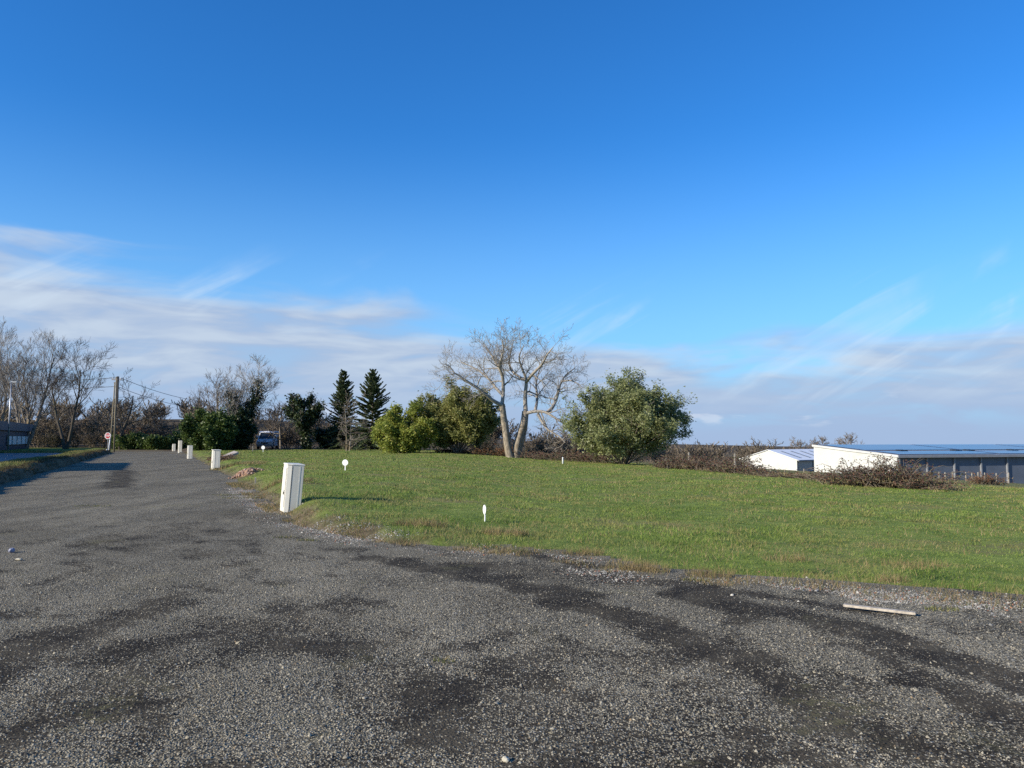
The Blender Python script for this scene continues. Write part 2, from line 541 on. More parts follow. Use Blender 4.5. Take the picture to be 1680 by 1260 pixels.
M_yard = simple('yard_asphalt', (0.045, 0.047, 0.055), 0.55, 0.2, 1.5, 0.5)
M_grass = leaf_mat('grass_blades', (0.095, 0.160, 0.025), (0.270, 0.340, 0.075), (0.36, 0.29, 0.14), 0.25, 0.6, 0.08, 0.38, 0.2, 0.6, (0.30, 0.24, 0.10))
M_dry = leaf_mat('dry_grass', (0.20, 0.135, 0.06), (0.42, 0.32, 0.17), (0.13, 0.15, 0.045), 0.25, 0.7, 0.25, 1.2, 0.1)
M_dead = leaf_mat('dead_stalks', (0.05, 0.038, 0.024), (0.15, 0.115, 0.07), (0.10, 0.11, 0.04), 0.2, 0.8, 0.2, 1.0, 0.1)
M_verge = leaf_mat('verge_grass', (0.085, 0.105, 0.026), (0.23, 0.225, 0.075), (0.32, 0.25, 0.12), 0.25, 0.6, 0.22, 1.0, 0.15)
M_bark_grey = bark_mat('grey_bark', (0.13, 0.105, 0.08), (0.33, 0.285, 0.23), (0.20, 0.155, 0.075))
M_bark_pale = bark_mat('pale_bark', (0.14, 0.115, 0.085), (0.38, 0.325, 0.25), (0.22, 0.165, 0.09))
M_bark_dark = bark_mat('dark_bark', (0.055, 0.045, 0.036), (0.13, 0.11, 0.085), (0.09, 0.08, 0.04))
M_twig = bark_mat('grey_twigs', (0.14, 0.115, 0.09), (0.27, 0.235, 0.195))
M_twig_pale = bark_mat('pale_twigs', (0.21, 0.185, 0.155), (0.40, 0.36, 0.305))
M_twig_dark = bark_mat('dark_twigs', (0.06, 0.05, 0.042), (0.13, 0.11, 0.09))
M_twig_brown = bark_mat('brown_twigs', (0.095, 0.078, 0.058), (0.235, 0.19, 0.142), (0.145, 0.13, 0.078), 0.8)
M_laurel = leaf_mat('laurel_leaves', (0.115, 0.165, 0.028), (0.38, 0.40, 0.080), (0.38, 0.35, 0.09), 0.4, 0.45, 0.10, 0.9, 0.3, 0.6)
M_willow = leaf_mat('oval_olive_leaves', (0.125, 0.150, 0.042), (0.38, 0.37, 0.125), (0.31, 0.28, 0.11), 0.4, 0.5, 0.12, 0.9, 0.3, 0.6)
M_olive = leaf_mat('grey_green_leaves', (0.125, 0.155, 0.055), (0.37, 0.385, 0.165), (0.36, 0.37, 0.21), 0.4, 0.45, 0.10, 0.9, 0.3, 0.6)
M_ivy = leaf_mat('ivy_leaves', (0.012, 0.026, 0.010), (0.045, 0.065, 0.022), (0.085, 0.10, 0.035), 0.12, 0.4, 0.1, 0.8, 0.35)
M_dkshrub = leaf_mat('dark_shrub_leaves', (0.032, 0.062, 0.014), (0.125, 0.175, 0.040), (0.17, 0.21, 0.07), 0.3, 0.45, 0.10, 0.9, 0.3, 0.6)
M_fir = leaf_mat('fir_needles', (0.042, 0.066, 0.030), (0.14, 0.175, 0.075), (0.20, 0.21, 0.10), 0.2, 0.6, 0.1, 0.9, 0.2, 0.5)
M_bramble = leaf_mat('bramble_leaves', (0.060, 0.030, 0.022), (0.175, 0.090, 0.062), (0.10, 0.11, 0.045), 0.2, 0.6, 0.20, 0.7, 0.2)
M_bracken = leaf_mat('dead_bracken', (0.11, 0.050, 0.025), (0.27, 0.130, 0.070), (0.13, 0.09, 0.05), 0.2, 0.7, 0.2, 0.8, 0.1)
M_cream = simple('cream_plastic', (0.68, 0.655, 0.57), 0.5, 0.05, 3.0, 0.4, dirt=(0.55, 0.51, 0.42), dscale=3.5)
M_cream2 = simple('cream_plastic_shell', (0.62, 0.59, 0.50), 0.55, 0.06, 3.0, 0.4, dirt=(0.50, 0.46, 0.38), dscale=3.0)
M_seam = simple('dark_seam', (0.10, 0.095, 0.085), 0.8)
M_black = simple('black_plastic', (0.02, 0.02, 0.022), 0.5)
M_white = simple('white_paint', (0.82, 0.82, 0.80), 0.45, 0.04, 2.0, 0.4)
M_wood_w = simple('weathered_wood', (0.42, 0.37, 0.30), 0.85, 0.3, 25.0, 0.2, bstr=0.3)
M_pole = simple('treated_pole_wood', (0.24, 0.205, 0.14), 0.85, 0.3, 9.0, 0.2, bstr=0.3)
M_post = simple('fence_post_wood', (0.30, 0.27, 0.22), 0.85, 0.25, 12.0, 0.2)
M_wallw = simple('white_cladding', (0.56, 0.56, 0.525), 0.55, 0.05, 0.5, 0.3, dirt=(0.44, 0.43, 0.39), dscale=0.35)
M_roofw = simple('white_sheet_roof', (0.74, 0.75, 0.75), 0.45, 0.05, 0.7, 0.4)
M_grey = simple('grey_metal', (0.22, 0.23, 0.25), 0.5, 0.12, 1.0, 0.5)
M_lgrey = simple('galvanised_steel', (0.36, 0.37, 0.38), 0.4, 0.1, 4.0, 0.5, 0.6)
M_slate = simple('slate_blue_cladding', (0.11, 0.13, 0.17), 0.5, 0.1, 0.6, 0.4)
M_navy = simple('navy_cladding', (0.022, 0.030, 0.062), 0.5, 0.15, 0.6, 0.4)
M_navyroof = simple('navy_fascia', (0.060, 0.070, 0.10), 0.5, 0.12, 0.6, 0.4)
M_skylight = simple('grp_rooflight', (0.22, 0.225, 0.22), 0.4, 0.1, 1.0)
M_solar = simple('solar_glass', (0.045, 0.07, 0.14), 0.2, 0.1, 0.4, 0.7)
M_panel = simple('pale_door_panel', (0.72, 0.73, 0.70), 0.4, 0.06, 1.0)
M_brick = simple('pinkish_render', (0.45, 0.30, 0.25), 0.85, 0.15, 3.0, 0.2)
M_signred = simple('sign_red', (0.42, 0.02, 0.03), 0.4, 0.08)
M_signwhite = simple('sign_white', (0.75, 0.75, 0.74), 0.4, 0.05)
M_glass = simple('dark_glass', (0.015, 0.02, 0.025), 0.08, 0.1, 1.0, 0.6)
M_rubber = simple('rubber', (0.02, 0.02, 0.02), 0.85)
M_conc = simple('concrete', (0.42, 0.37, 0.32), 0.9, 0.2, 8.0, 0.2, bstr=0.3)
M_wire = simple('wire', (0.03, 0.03, 0.03), 0.6)
M_litter = simple('litter', (0.22, 0.23, 0.30), 0.5, 0.2, 30.0)


# ------------------------------------------------------------------ ground, lane, bank, yard
def polar(az, rr):
    A, Rr = np.meshgrid(az, rr, indexing='ij')
    X, Y = np.sin(A) * Rr, np.cos(A) * Rr
    na_, nr_ = len(az), len(rr)
    i, j = np.meshgrid(np.arange(na_ - 1), np.arange(nr_ - 1), indexing='ij')
    a = (i * nr_ + j).ravel()
    Q = np.stack([a, a + 1, a + nr_ + 1, a + nr_], 1)[:, ::-1]
    return X.ravel(), Y.ravel(), Q


az_f = np.radians(np.concatenate([np.arange(-180, -52, 4.0), np.arange(-52, 52, 0.40), np.arange(52, 180.1, 4.0)]))
rr_f = np.geomspace(1.2, 3500, 270)
X, Y, Q = polar(az_f, rr_f)
Z = ground_z(X, Y)
sf = s_field(X, Y)
u_, q_ = road_uv(X, Y)
soil_a = (1 - sst(sf + (fbm(X * 1.7, Y * 1.7, 71, 3) - 0.5) * 1.0, 0.05, 0.55 + 0.5 * sst(-X, 3, 9))) * (q_ > -0.4)
soil_a = np.maximum(soil_a, 0.8 * sst(fbm(X * 0.9, Y * 0.9, 77, 3), 0.62, 0.75) * sst(3.0 - np.abs(sf - 1), 0, 2) * (X < -5))
soil_a = np.maximum(soil_a, (q_ < -0.2) * (q_ > -3.2) * 0.5)
sdist = X * 0.892 + (Y - 67) * 0.453
pale_a = sst(sdist, 1, 8) * sst(X, 8, 16)
wood_a = np.maximum(sst(Y, 82, 92) * sst(20 - X, 0, 20) * (q_ > 6), np.maximum(sst(Y, 118, 128) * sst(20 - X, 0, 20), sst(np.hypot(X, Y), 195, 230)))
wood_a = np.maximum(wood_a, sst(sdist, 4, 10) * sst(9 - X, 0, 5) * sst(X, -40, -20))
ground = np_obj('ground', np.stack([X, Y, Z], 1), Q, M_ground, smooth=True, attr={'soil': soil_a, 'wood': wood_a, 'pale': pale_a})
tag(ground, kind='structure')

rr_r = np.geomspace(0.4, 135, 250)
X, Y, Q = polar(az_f, rr_r)
u_, q_ = road_uv(X, Y)
ok = (s_field(X, Y) < 0.9) & (q_ > -0.6) & (u_ < 88) & (u_ > -60)
Q = Q[ok[Q].all(1)]
W = wear(X, Y)
road = np_obj('gravel_lane', np.stack([X, Y, road_z(X, Y)], 1), Q, M_road, smooth=True, attr={'wear': W})
tag(road, kind='structure')

# earth bank along the left of the lane
us = np.arange(-30, 84, 0.25)
qs = np.linspace(-0.5, 3.6, 36)
U, Qg = np.meshgrid(us, qs, indexing='ij')
rough = fbm(U * 0.9, Qg * 1.2, 81, 4)
prof = (0.53 - 0.0016 * U) * sst(Qg + (fbm(U * 0.8, Qg * 0.2, 83, 4) - 0.5) * 0.9, 0.05, 0.50) * (1 - 0.80 * sst(Qg, 1.7, 3.4))
hz = prof * (0.78 + 0.5 * fbm(U * 0.25, Qg * 0 + 2, 85, 3)) + (rough - 0.5) * 0.22 * sst(Qg, -0.3, 0.4) * (1 - sst(Qg, 2.8, 3.4)) - 0.08
hz = np.where(Qg > 3.3, np.minimum(hz, 0.08), hz)
lift = sst(83 - U, 0, 6)
hz = hz * lift - 0.1 * (1 - lift)
BX = -13.2 + RD[0] * U - RD[1] * Qg
BY = 17.1 + RD[1] * U + RD[0] * Qg
nu, nq = U.shape
i, j = np.meshgrid(np.arange(nu - 1), np.arange(nq - 1), indexing='ij')
a = (i * nq + j).ravel()
QB = np.stack([a, a + 1, a + nq + 1, a + nq], 1)[:, ::-1]
soilb = np.clip(1.1 - sst(Qg.ravel() + (rough.ravel() - 0.5) * 1.0, 0.55, 0.95), 0, 1)
bank_o = np_obj('earth_bank', np.stack([BX.ravel(), BY.ravel(), hz.ravel()], 1), QB, M_ground, smooth=True,
                attr={'soil': soilb, 'wood': np.zeros(hz.size), 'pale': np.full(hz.size, 0.25)})
tag(bank_o, kind='structure')


def rp(u, q):
    """point u metres along the lane and q metres right of its left edge"""
    return (-13.2 + RD[0] * u + RD[1] * q, 17.1 + RD[1] * u - RD[0] * q)


yq = MB()
c0, c1_, c2_, c3_ = rp(-5, -3.25), rp(71, -3.25), rp(78, -40), rp(-5, -40)
n = len(yq.v)
yq.v += [(*c0, 0.15), (*c1_, 0.15), (*c2_, 0.15), (*c3_, 0.15)]
yq.f += [(3, 2, 1, 0)]
tag(yq.build('yard_asphalt', M_yard), kind='structure')


# ------------------------------------------------------------------ stones, grass (uncountable stuff)
rng = np.random.default_rng(4)
OCT = np.array([(1, 0, 0), (-1, 0, 0), (0, 1, 0), (0, -1, 0), (0, 0, 1), (0, 0, -1)], float)
OCF = np.array([(0, 2, 4), (2, 1, 4), (1, 3, 4), (3, 0, 4), (2, 0, 5), (1, 2, 5), (3, 1, 5), (0, 3, 5)])


OCT5 = np.array([(1, 0, -0.35), (-1, 0, -0.35), (0, 1, -0.35), (0, -1, -0.35), (0.1, 0.05, 0.75)], float)
OCF5 = OCF[:4]


def stones(name, P, S, mat_, seed=1, flat=0.62, parent=None, kind='stuff', whole=False):
    OC, OF = (OCT, OCF) if whole else (OCT5, OCF5)
    K = len(OC)
    r = np.random.default_rng(seed)
    n = len(P)
    a = r.uniform(0, 2 * np.pi, n); t = r.normal(0, 0.22, n)
    V = OC[None] * (r.uniform(0.6, 1.25, (n, K, 1)))
    V = V * np.stack([np.ones(n), r.uniform(0.6, 1.0, n), np.full(n, flat * (1.0 if whole else 1.35))], 1)[:, None, :]
    V = V + r.normal(0, 0.12, V.shape)
    # tilt then turn
    ct, st = np.cos(t)[:, None], np.sin(t)[:, None]
    x, z = V[:, :, 0] * ct - V[:, :, 2] * st, V[:, :, 0] * st + V[:, :, 2] * ct
    ca, sa = np.cos(a)[:, None], np.sin(a)[:, None]
    y = V[:, :, 1]
    V = np.stack([x * ca - y * sa, x * sa + y * ca, z], 2) * S[:, None, None] + P[:, None, :]
    F = OF[None] + (np.arange(n) * K)[:, None, None]
    o = np_obj(name, V.reshape(-1, 3), F.reshape(-1, 3), mat_, parent)
    if kind:
        tag(o, kind=kind)
    return o


def wedge(n, r0, r1, amax=44, power=1.0):
    """points in front of the camera; density falls as 1/r**power"""
    e = 2 - power
    uu = rng.uniform(0, 1, n)
    r_ = (r0 ** e + uu * (r1 ** e - r0 ** e)) ** (1 / e) if abs(e) > 1e-6 else r0 * (r1 / r0) ** uu
    a_ = np.radians(rng.uniform(-amax, amax, n))
    return np.sin(a_) * r_, np.cos(a_) * r_, r_


x, y, r_ = wedge(190000, 2.6, 11.0, 46, 1.75)
w = wear(x, y)
keep = (s_field(x, y) < 0.1) & (rng.uniform(0, 1, len(x)) > 0.05 + 0.90 * np.clip(w * 1.1 + (fbm(x * 9, y * 9, 91, 2) - 0.5) * 0.8, 0, 1))
x, y = x[keep], y[keep]
S = np.clip(rng.lognormal(-5.18, 0.36, len(x)), 0.003, 0.022)
o = stones('loose_chippings', np.stack([x, y, road_z(x, y) + S * 0.25], 1), S, M_stone, 2)
tag(o, 'loose pale grey stone chippings spread over the gravel lane', 'gravel')

x, y, r_ = wedge(75000, 2.6, 9.0, 46, 1.75)
keep = (s_field(x, y) < 0.1) & (rng.uniform(0, 1, len(x)) < wear(x, y))
x, y = x[keep], y[keep]
S = np.clip(rng.lognormal(-5.1, 0.33, len(x)), 0.003, 0.017)
o = stones('tarry_chippings', np.stack([x, y, road_z(x, y) + S * 0.2], 1), S, M_tarry, 12)
tag(o, 'dark tarry chippings in the worn streaks of the gravel lane', 'gravel')

# paler, coarser rubble along the lane's edge
xs = rng.uniform(-9, 9, 42000)
ss = rng.normal(-0.30, 0.26, 42000)
ye_ = np.interp(xs, EDGE[:, 0], EDGE[:, 1])
sl = (np.interp(xs + .4, EDGE[:, 0], EDGE[:, 1]) - np.interp(xs - .4, EDGE[:, 0], EDGE[:, 1])) / .8
nx_, ny_ = -sl / np.sqrt(1 + sl * sl), 1 / np.sqrt(1 + sl * sl)
x, y = xs + nx_ * ss, ye_ + ny_ * ss
dens = sst(fbm(x * 1.1, y * 1.1, 95, 4), 0.40, 0.62)
keep = rng.uniform(0, 1, len(x)) < dens
x, y = x[keep], y[keep]
S = rng.lognormal(-4.85, 0.40, len(x))
z = np.maximum(ground_z(x, y), road_z(x, y)) + S * 0.2
o = stones('edge_rubble', np.stack([x, y, z], 1), S, M_pale, 3)
tag(o, 'pale broken stones strewn along the edge of the grass', 'stones')


def blades(name, x, y, z, h, wd, mat_, seed, lean=0.45, kind='stuff', parent=None):
    r = np.random.default_rng(seed)
    n = len(x)
    a = r.uniform(0, 2 * np.pi, n)
    b_ = r.uniform(0, 2 * np.pi, n)
    ln = np.abs(r.normal(0, lean, n)) * h
    P = np.stack([x, y, z], 1)
    wv_ = np.stack([np.cos(a), np.sin(a), np.zeros(n)], 1) * (wd / 2)[:, None]
    tip = P + np.stack([np.cos(b_) * ln, np.sin(b_) * ln, h], 1)
    V = np.stack([P - wv_, P + wv_, tip], 1).reshape(-1, 3)
    F = np.arange(3 * n).reshape(n, 3)
    o = np_obj(name, V, F, mat_, parent)
    if kind:
        tag(o, kind=kind)
    return o


x, y, r_ = wedge(640000, 7.0, 95.0, 44, 1.55)
sfv = s_field(x, y) + (fbm(x * 1.3, y * 1.3, 5, 3) - 0.5) * 0.55
sdv = x * 0.892 + (y - 67) * 0.453
thin_ = sst(fbm(x * 1.6, y * 1.6, 101, 3), 0.25, 0.5)
keep = (sfv > -0.12 + 0.75 * rng.uniform(0, 1, len(x)) ** 0.8 * (1 + sst(-x, 3, 9))) & (sdv < 9) & (y < 92) & (rng.uniform(0, 1, len(x)) < 0.35 + 0.65 * thin_)
x, y, r_ = x[keep], y[keep], r_[keep]
tall = 0.024 + 0.040 * sst(fbm(x * 0.7, y * 0.7, 103, 4), 0.35, 0.75) + 0.055 * sst(fbm(x * 2.4, y * 2.4, 107, 3), 0.66, 0.80)
h = tall * rng.uniform(0.6, 1.35, len(x))
o = blades('meadow_grass', x, y, ground_z(x, y) - 0.005, h, (0.0045 + 0.0009 * np.maximum(0, r_ - 8)) * rng.uniform(0.7, 1.3, len(x)), M_grass, 5, 1.1)
tag(o, 'short green winter grass covering the open field', 'grass')

# dead straw patches and edge tufts
n = 60000
x, y, r_ = wedge(n, 7.0, 60.0, 44, 1.6)
sfv = s_field(x, y)
keep = (sfv > 0.05) & ((fbm(x * 0.8 + 3, y * 0.8, 111, 4) > 0.60) | ((sfv < 0.9) & (fbm(x * 1.5, y * 1.5, 113, 2) > 0.5))) & ((x * 0.892 + (y - 67) * 0.453) < 2)
x, y, r_ = x[keep], y[keep], r_[keep]
h = rng.uniform(0.03, 0.11, len(x))
px, py = [x], [y]
ph, pr = [h], [r_]
for tx, ty, rad_t, nt_, hh in [(1465, 948, 0.13, 300, 0.11), (1047, 931, 0.15, 450, 0.13), (1075, 934, 0.12, 250, 0.10), (830, 873, 0.25, 500, 0.15), (690, 868, 0.3, 600, 0.15),
                               (1165, 940, 0.18, 400, 0.12), (960, 905, 0.2, 350, 0.12), (470, 805, 0.5, 600, 0.15), (1290, 915, 0.2, 250, 0.12), (1500, 925, 0.25, 300, 0.12), (390, 770, 0.9, 700, 0.18)]:
    g_ = gpt(tx, ty, 0.03)
    a_ = rng.uniform(0, 6.283, nt_); rr_ = rad_t * np.sqrt(rng.uniform(0, 1, nt_))
    px.append(g_.x + np.cos(a_) * rr_ * 1.6); py.append(g_.y + np.sin(a_) * rr_)
    ph.append(rng.uniform(0.5, 1.1, nt_) * hh); pr.append(np.full(nt_, g_.y))
xs = rng.uniform(-10, 9, 26000)
ss = np.abs(rng.normal(0.0, 0.40, 26000)) - 0.40
ye_ = np.interp(xs, EDGE[:, 0], EDGE[:, 1])
sl = (np.interp(xs + .4, EDGE[:, 0], EDGE[:, 1]) - np.interp(xs - .4, EDGE[:, 0], EDGE[:, 1])) / .8
x, y = xs - sl / np.sqrt(1 + sl * sl) * ss, ye_ + 1 / np.sqrt(1 + sl * sl) * ss
kp = rng.uniform(0, 1, len(x)) < sst(fbm(x * 1.7 + 9, y * 1.7, 117, 4), 0.40, 0.64)
px.append(x[kp]); py.append(y[kp]); ph.append(rng.uniform(0.025, 0.085, kp.sum())); pr.append(y[kp])
x, y, h, r_ = map(np.concatenate, (px, py, ph, pr))
o = blades('dead_grass', x, y, np.maximum(ground_z(x, y), road_z(x, y)) - 0.005, h, (0.004 + 0.0008 * np.maximum(0, r_ - 8)), M_dry, 6, 0.8)
tag(o, 'straw coloured dead grass tufts along the field edge', 'dry grass')

# grass on the bank crest and on the strip behind the yard
n = 60000
uu = rng.uniform(2, 84, n); qq = rng.uniform(0.25, 3.3, n)
bx, by = -13.2 + RD[0] * uu - RD[1] * qq, 17.1 + RD[1] * uu + RD[0] * qq
ui = np.clip(((uu - us[0]) / 0.25), 0, nu - 2); qi = np.clip((qq - qs[0]) / (qs[1] - qs[0]), 0, nq - 2)
i0, j0 = ui.astype(int), qi.astype(int)
fu, fq = ui - i0, qi - j0
bz = hz[i0, j0] * (1 - fu) * (1 - fq) + hz[i0 + 1, j0] * fu * (1 - fq) + hz[i0, j0 + 1] * (1 - fu) * fq + hz[i0 + 1, j0 + 1] * fu * fq
keep = (bz > 0.16 + 0.15 * rng.uniform(0, 1, n)) & (qq > 0.45 + 0.5 * rng.uniform(0, 1, n))
x, y, z = bx[keep], by[keep], bz[keep]
h = rng.uniform(0.04, 0.13, len(x))
o = blades('bank_grass', x, y, z - 0.01, h, 0.012 + 0.0006 * np.maximum(0, y - 10), M_verge, 7, 0.5)
tag(o, 'rough yellow green grass growing on the earth bank', 'grass')
n = 26000
uu = rng.uniform(2, 84, n); qq = rng.uniform(0.05, 0.75, n)
bx, by = -13.2 + RD[0] * uu - RD[1] * qq, 17.1 + RD[1] * uu + RD[0] * qq
i0 = np.clip(((uu - us[0]) / 0.25).astype(int), 0, nu - 1); j0 = np.clip(((qq - qs[0]) / (qs[1] - qs[0])).astype(int), 0, nq - 1)
o = blades('bank_litter', bx, by, hz[i0, j0] - 0.02, rng.uniform(0.04, 0.18, n), 0.014 + 0.0005 * np.maximum(0, by - 10), M_dead, 17, 1.0)
tag(o, 'dark dead stalks and roots on the cut face of the earth bank', 'dead plants')
wx_, wy_, wh_ = [], [], []
for tx, ty, rad_t, nt_ in [(398, 817, 0.35, 260), (372, 812, 0.25, 160), (505, 887, 0.10, 90), (1545, 1000, 0.09, 130), (1140, 952, 0.10, 120), (730, 1085, 0.05, 50), (470, 882, 0.12, 60), (150, 830, 0.25, 90), (1110, 875, 0.0, 1)]:
    g_ = gpt(tx, ty)
    a_ = rng.uniform(0, 6.283, nt_); rr_ = rad_t * np.sqrt(rng.uniform(0, 1, nt_))
    wx_.append(g_.x + np.cos(a_) * rr_ * 1.8); wy_.append(g_.y + np.sin(a_) * rr_); wh_.append(rng.uniform(0.01, 0.045, nt_))
x, y, h = map(np.concatenate, (wx_, wy_, wh_))
o = blades('lane_weeds', x, y, np.maximum(ground_z(x, y), road_z(x, y)) - 0.003, h, 0.005 + 0.0006 * y, M_verge, 18, 1.2)
tag(o, 'small green weeds rooted in the gravel lane', 'weeds')
n = 26000
a0 = [rp(72 + rng.uniform(0, 13), -rng.uniform(0.2, 26)) for _ in range(n)]
x = np.array([p_[0] for p_ in a0]); y = np.array([p_[1] for p_ in a0])
o = blades('verge_grass', x, y, ground_z(x, y) - 0.01, rng.uniform(0.08, 0.22, n), np.full(n, 0.06), M_verge, 8, 0.5)
tag(o, 'sunlit grass verge beyond the asphalt yard', 'grass')


# ------------------------------------------------------------------ trees
def nrm(v):
    l = math.sqrt(v[0] * v[0] + v[1] * v[1] + v[2] * v[2]) or 1.0
    return (v[0] / l, v[1] / l, v[2] / l)


class Tree:
    def __init__(self, seed, P):
        self.r = random.Random(seed); self.P = P; self.br = []; self.tips = []

    def add(self, pts, rad, lev):
        self.br.append((pts, rad, lev))

    def grow(self, p, d, L, r, lev):
        P = self.P; g = self.r.gauss
        n = P['seg'][lev]; wob = P['wob'][lev]; trop = P['trop'][lev]
        pts = [p]; rad = [r]
        end = P.get('end', 0.25)
        for i in range(n):
            d = nrm((d[0] + g(0, wob), d[1] + g(0, wob), d[2] + g(0, wob * 0.8) + trop))
            s = L / n
            p = (p[0] + d[0] * s, p[1] + d[1] * s, p[2] + d[2] * s)
            if p[2] < 0.25 and d[2] < 0:
                d = nrm((d[0], d[1], abs(d[2]) * 0.5))
            pts.append(p); rad.append(max(P['rmin'], r * (1 - (1 - end) * (i + 1) / n)))
        self.add(pts, rad, lev)
        self.spawn(pts, rad, L, lev)

    def spawn(self, pts, rad, L, lev, t0=None, n=None):
        P = self.P
        if lev >= P['max']:
            self.tips.append((pts[0], pts[-1])); return
        u = self.r.uniform
        n = n if n is not None else P['n'][lev]
        n = max(1, int(n * u(0.8, 1.2) + 0.5))
        t0 = P['t0'][lev] if t0 is None else t0
        phi = u(0, 6.283)
        k = len(pts) - 1
        for j in range(n):
            t = t0 + (1 - t0) * (j + u(0.2, 1.0)) / n
            t = min(t, 0.999)
            f = t * k; i = int(f); f -= i
            a, b = pts[i], pts[i + 1]
            p = tuple(a[c] + (b[c] - a[c]) * f for c in range(3))
            d = nrm((b[0] - a[0], b[1] - a[1], b[2] - a[2]))
            rr = rad[i] + (rad[i + 1] - rad[i]) * f
            phi += 2.4 + u(-0.5, 0.5)
            ref = (1, 0, 0) if abs(d[2]) > 0.8 else (0, 0, 1)
            ux = nrm((d[1] * ref[2] - d[2] * ref[1], d[2] * ref[0] - d[0] * ref[2], d[0] * ref[1] - d[1] * ref[0]))
            vx = (d[1] * ux[2] - d[2] * ux[1], d[2] * ux[0] - d[0] * ux[2], d[0] * ux[1] - d[1] * ux[0])
            ang = math.radians(P['ang'][lev] * u(0.7, 1.25)) * (1 - 0.45 * t if P.get('apical') else 1)
            ca, sa = math.cos(ang), math.sin(ang)
            cp, sp_ = math.cos(phi), math.sin(phi)
            dn = tuple(d[c] * ca + (ux[c] * cp + vx[c] * sp_) * sa for c in range(3))
            ln = L * P['ratio'][lev] * (1.0 - P['fall'][lev] * t) * u(0.7, 1.25)
            self.grow(p, dn, ln, max(P['rmin'], rr * P['rr'][lev]), lev + 1)

    def meshes(self):
        """returns {level: (V, F)} of tapered tubes"""
        P = self.P
        out = {}
        groups = {}
        for pts, rad, lev in self.br:
            groups.setdefault((lev, len(pts)), []).append((pts, rad))
        for (lev, m), lst in groups.items():
            k = P['sides'][lev]
            pt = np.array([l[0] for l in lst]); ra = np.array([l[1] for l in lst])
            d = pt[:, -1] - pt[:, 0]
            d /= np.linalg.norm(d, axis=1, keepdims=True) + 1e-9
            ref = np.where(np.abs(d[:, 2:3]) > 0.8, np.array([[1.0, 0, 0]]), np.array([[0, 0, 1.0]]))
            uu = np.cross(d, ref); uu /= np.linalg.norm(uu, axis=1, keepdims=True) + 1e-9
            vv = np.cross(d, uu)
            th = np.arange(k) * 2 * np.pi / k
            ring = uu[:, None, None, :] * np.cos(th)[None, None, :, None] + vv[:, None, None, :] * np.sin(th)[None, None, :, None]
            V = pt[:, :, None, :] + ring * ra[:, :, None, None]
            B = len(lst)
            base = (np.arange(B) * m * k)[:, None, None]
            i, j = np.meshgrid(np.arange(m - 1), np.arange(k), indexing='ij')
            if k == 2:
                i, j = i[:, :1], j[:, :1]
            a = base + (i * k + j)[None]; b_ = base + (i * k + (j + 1) % k)[None]
            F = np.stack([a, b_, b_ + k, a + k], 3).reshape(-1, 4)
            out.setdefault(lev, []).append((V.reshape(-1, 3), F))
        res = {}
        for lev, l in out.items():
            res[lev] = cat(l)
        return res

    def merged(self, levs):
        m = self.meshes()
        return cat([m[l] for l in levs if l in m])


def cat(lst):
    Vs, Fs, o = [], [], 0
    for V, F in lst:
        Vs.append(V); Fs.append(F + o); o += len(V)
    return np.concatenate(Vs), np.concatenate(Fs)


def leaves(C, size, seed, aspect=0.5, droop=0.0, jitter=0.35, up=0.3, tri=False):
    """rhombic leaf faces at the points C"""
    r = np.random.default_rng(seed)
    n = len(C)
    ax = r.normal(0, 1, (n, 3)); ax[:, 2] = ax[:, 2] * 0.6 - droop
    ax /= np.linalg.norm(ax, axis=1, keepdims=True)
    nn = r.normal(0, 1, (n, 3)); nn[:, 2] += up
    bb = np.cross(ax, nn); bb /= np.linalg.norm(bb, axis=1, keepdims=True) + 1e-9
    s = size * r.uniform(1 - jitter, 1 + jitter, n)[:, None]
    if tri:
        V = np.stack([C - ax * s * 0.5, C + ax * s * 0.2 + bb * s * aspect * 0.6, C + ax * s * 0.5 - bb * s * aspect * 0.4], 1).reshape(-1, 3)
        return V, np.arange(3 * n).reshape(n, 3)
    V = np.stack([C - ax * s * 0.5, C + bb * s * aspect * 0.5, C + ax * s * 0.5, C - bb * s * aspect * 0.5], 1).reshape(-1, 3)
    return V, np.arange(4 * n).reshape(n, 4)


def tip_points(tips, per, spread, seed):
    r = np.random.default_rng(seed)
    T = np.array(tips)
    a, b_ = T[:, 0], T[:, 1]
    t = r.uniform(0.15, 1.1, (len(T), per, 1))
    return (a[:, None] + (b_ - a)[:, None] * t + r.normal(0, spread, (len(T), per, 3))).reshape(-1, 3)


BARE = dict(seg=[7, 6, 5, 4, 2, 1], wob=[0.09, 0.12, 0.13, 0.13, 0.12, 0.1], trop=[0.06, 0.06, 0.05, 0.05, 0.05, 0.05], n=[9, 7, 6, 5, 4], t0=[0.35, 0.2, 0.15, 0.12, 0.1],
            ratio=[0.62, 0.6, 0.62, 0.68, 0.5], fall=[0.45, 0.35, 0.3, 0.3, 0.3], ang=[48, 44, 40, 34, 32], rr=[0.52, 0.5, 0.5, 0.55, 0.7], sides=[8, 6, 4, 3, 2, 2], rmin=0.014, max=4)


def var(**k):
    d = dict(BARE); d.update(k); return d


def tree_parts(root, T, split, m_bark, m_twig):
    """trunk (with the main limbs) and crown of finer branches"""
    m = T.meshes()
    V, F = cat([m[l] for l in m if l < split])
    np_obj('trunk', V, F, m_bark, root, smooth=True)
    V, F = cat([m[l] for l in m if l >= split])
    np_obj('crown', V, F, m_twig, root)


def base_at(xpx, Y):
    X_w = (xpx - 840) / FPX * (Y * math.cos(PITCH) + 0) / math.cos(PITCH)
    return Vector((X_w, Y, gz(X_w, Y) - 0.05))


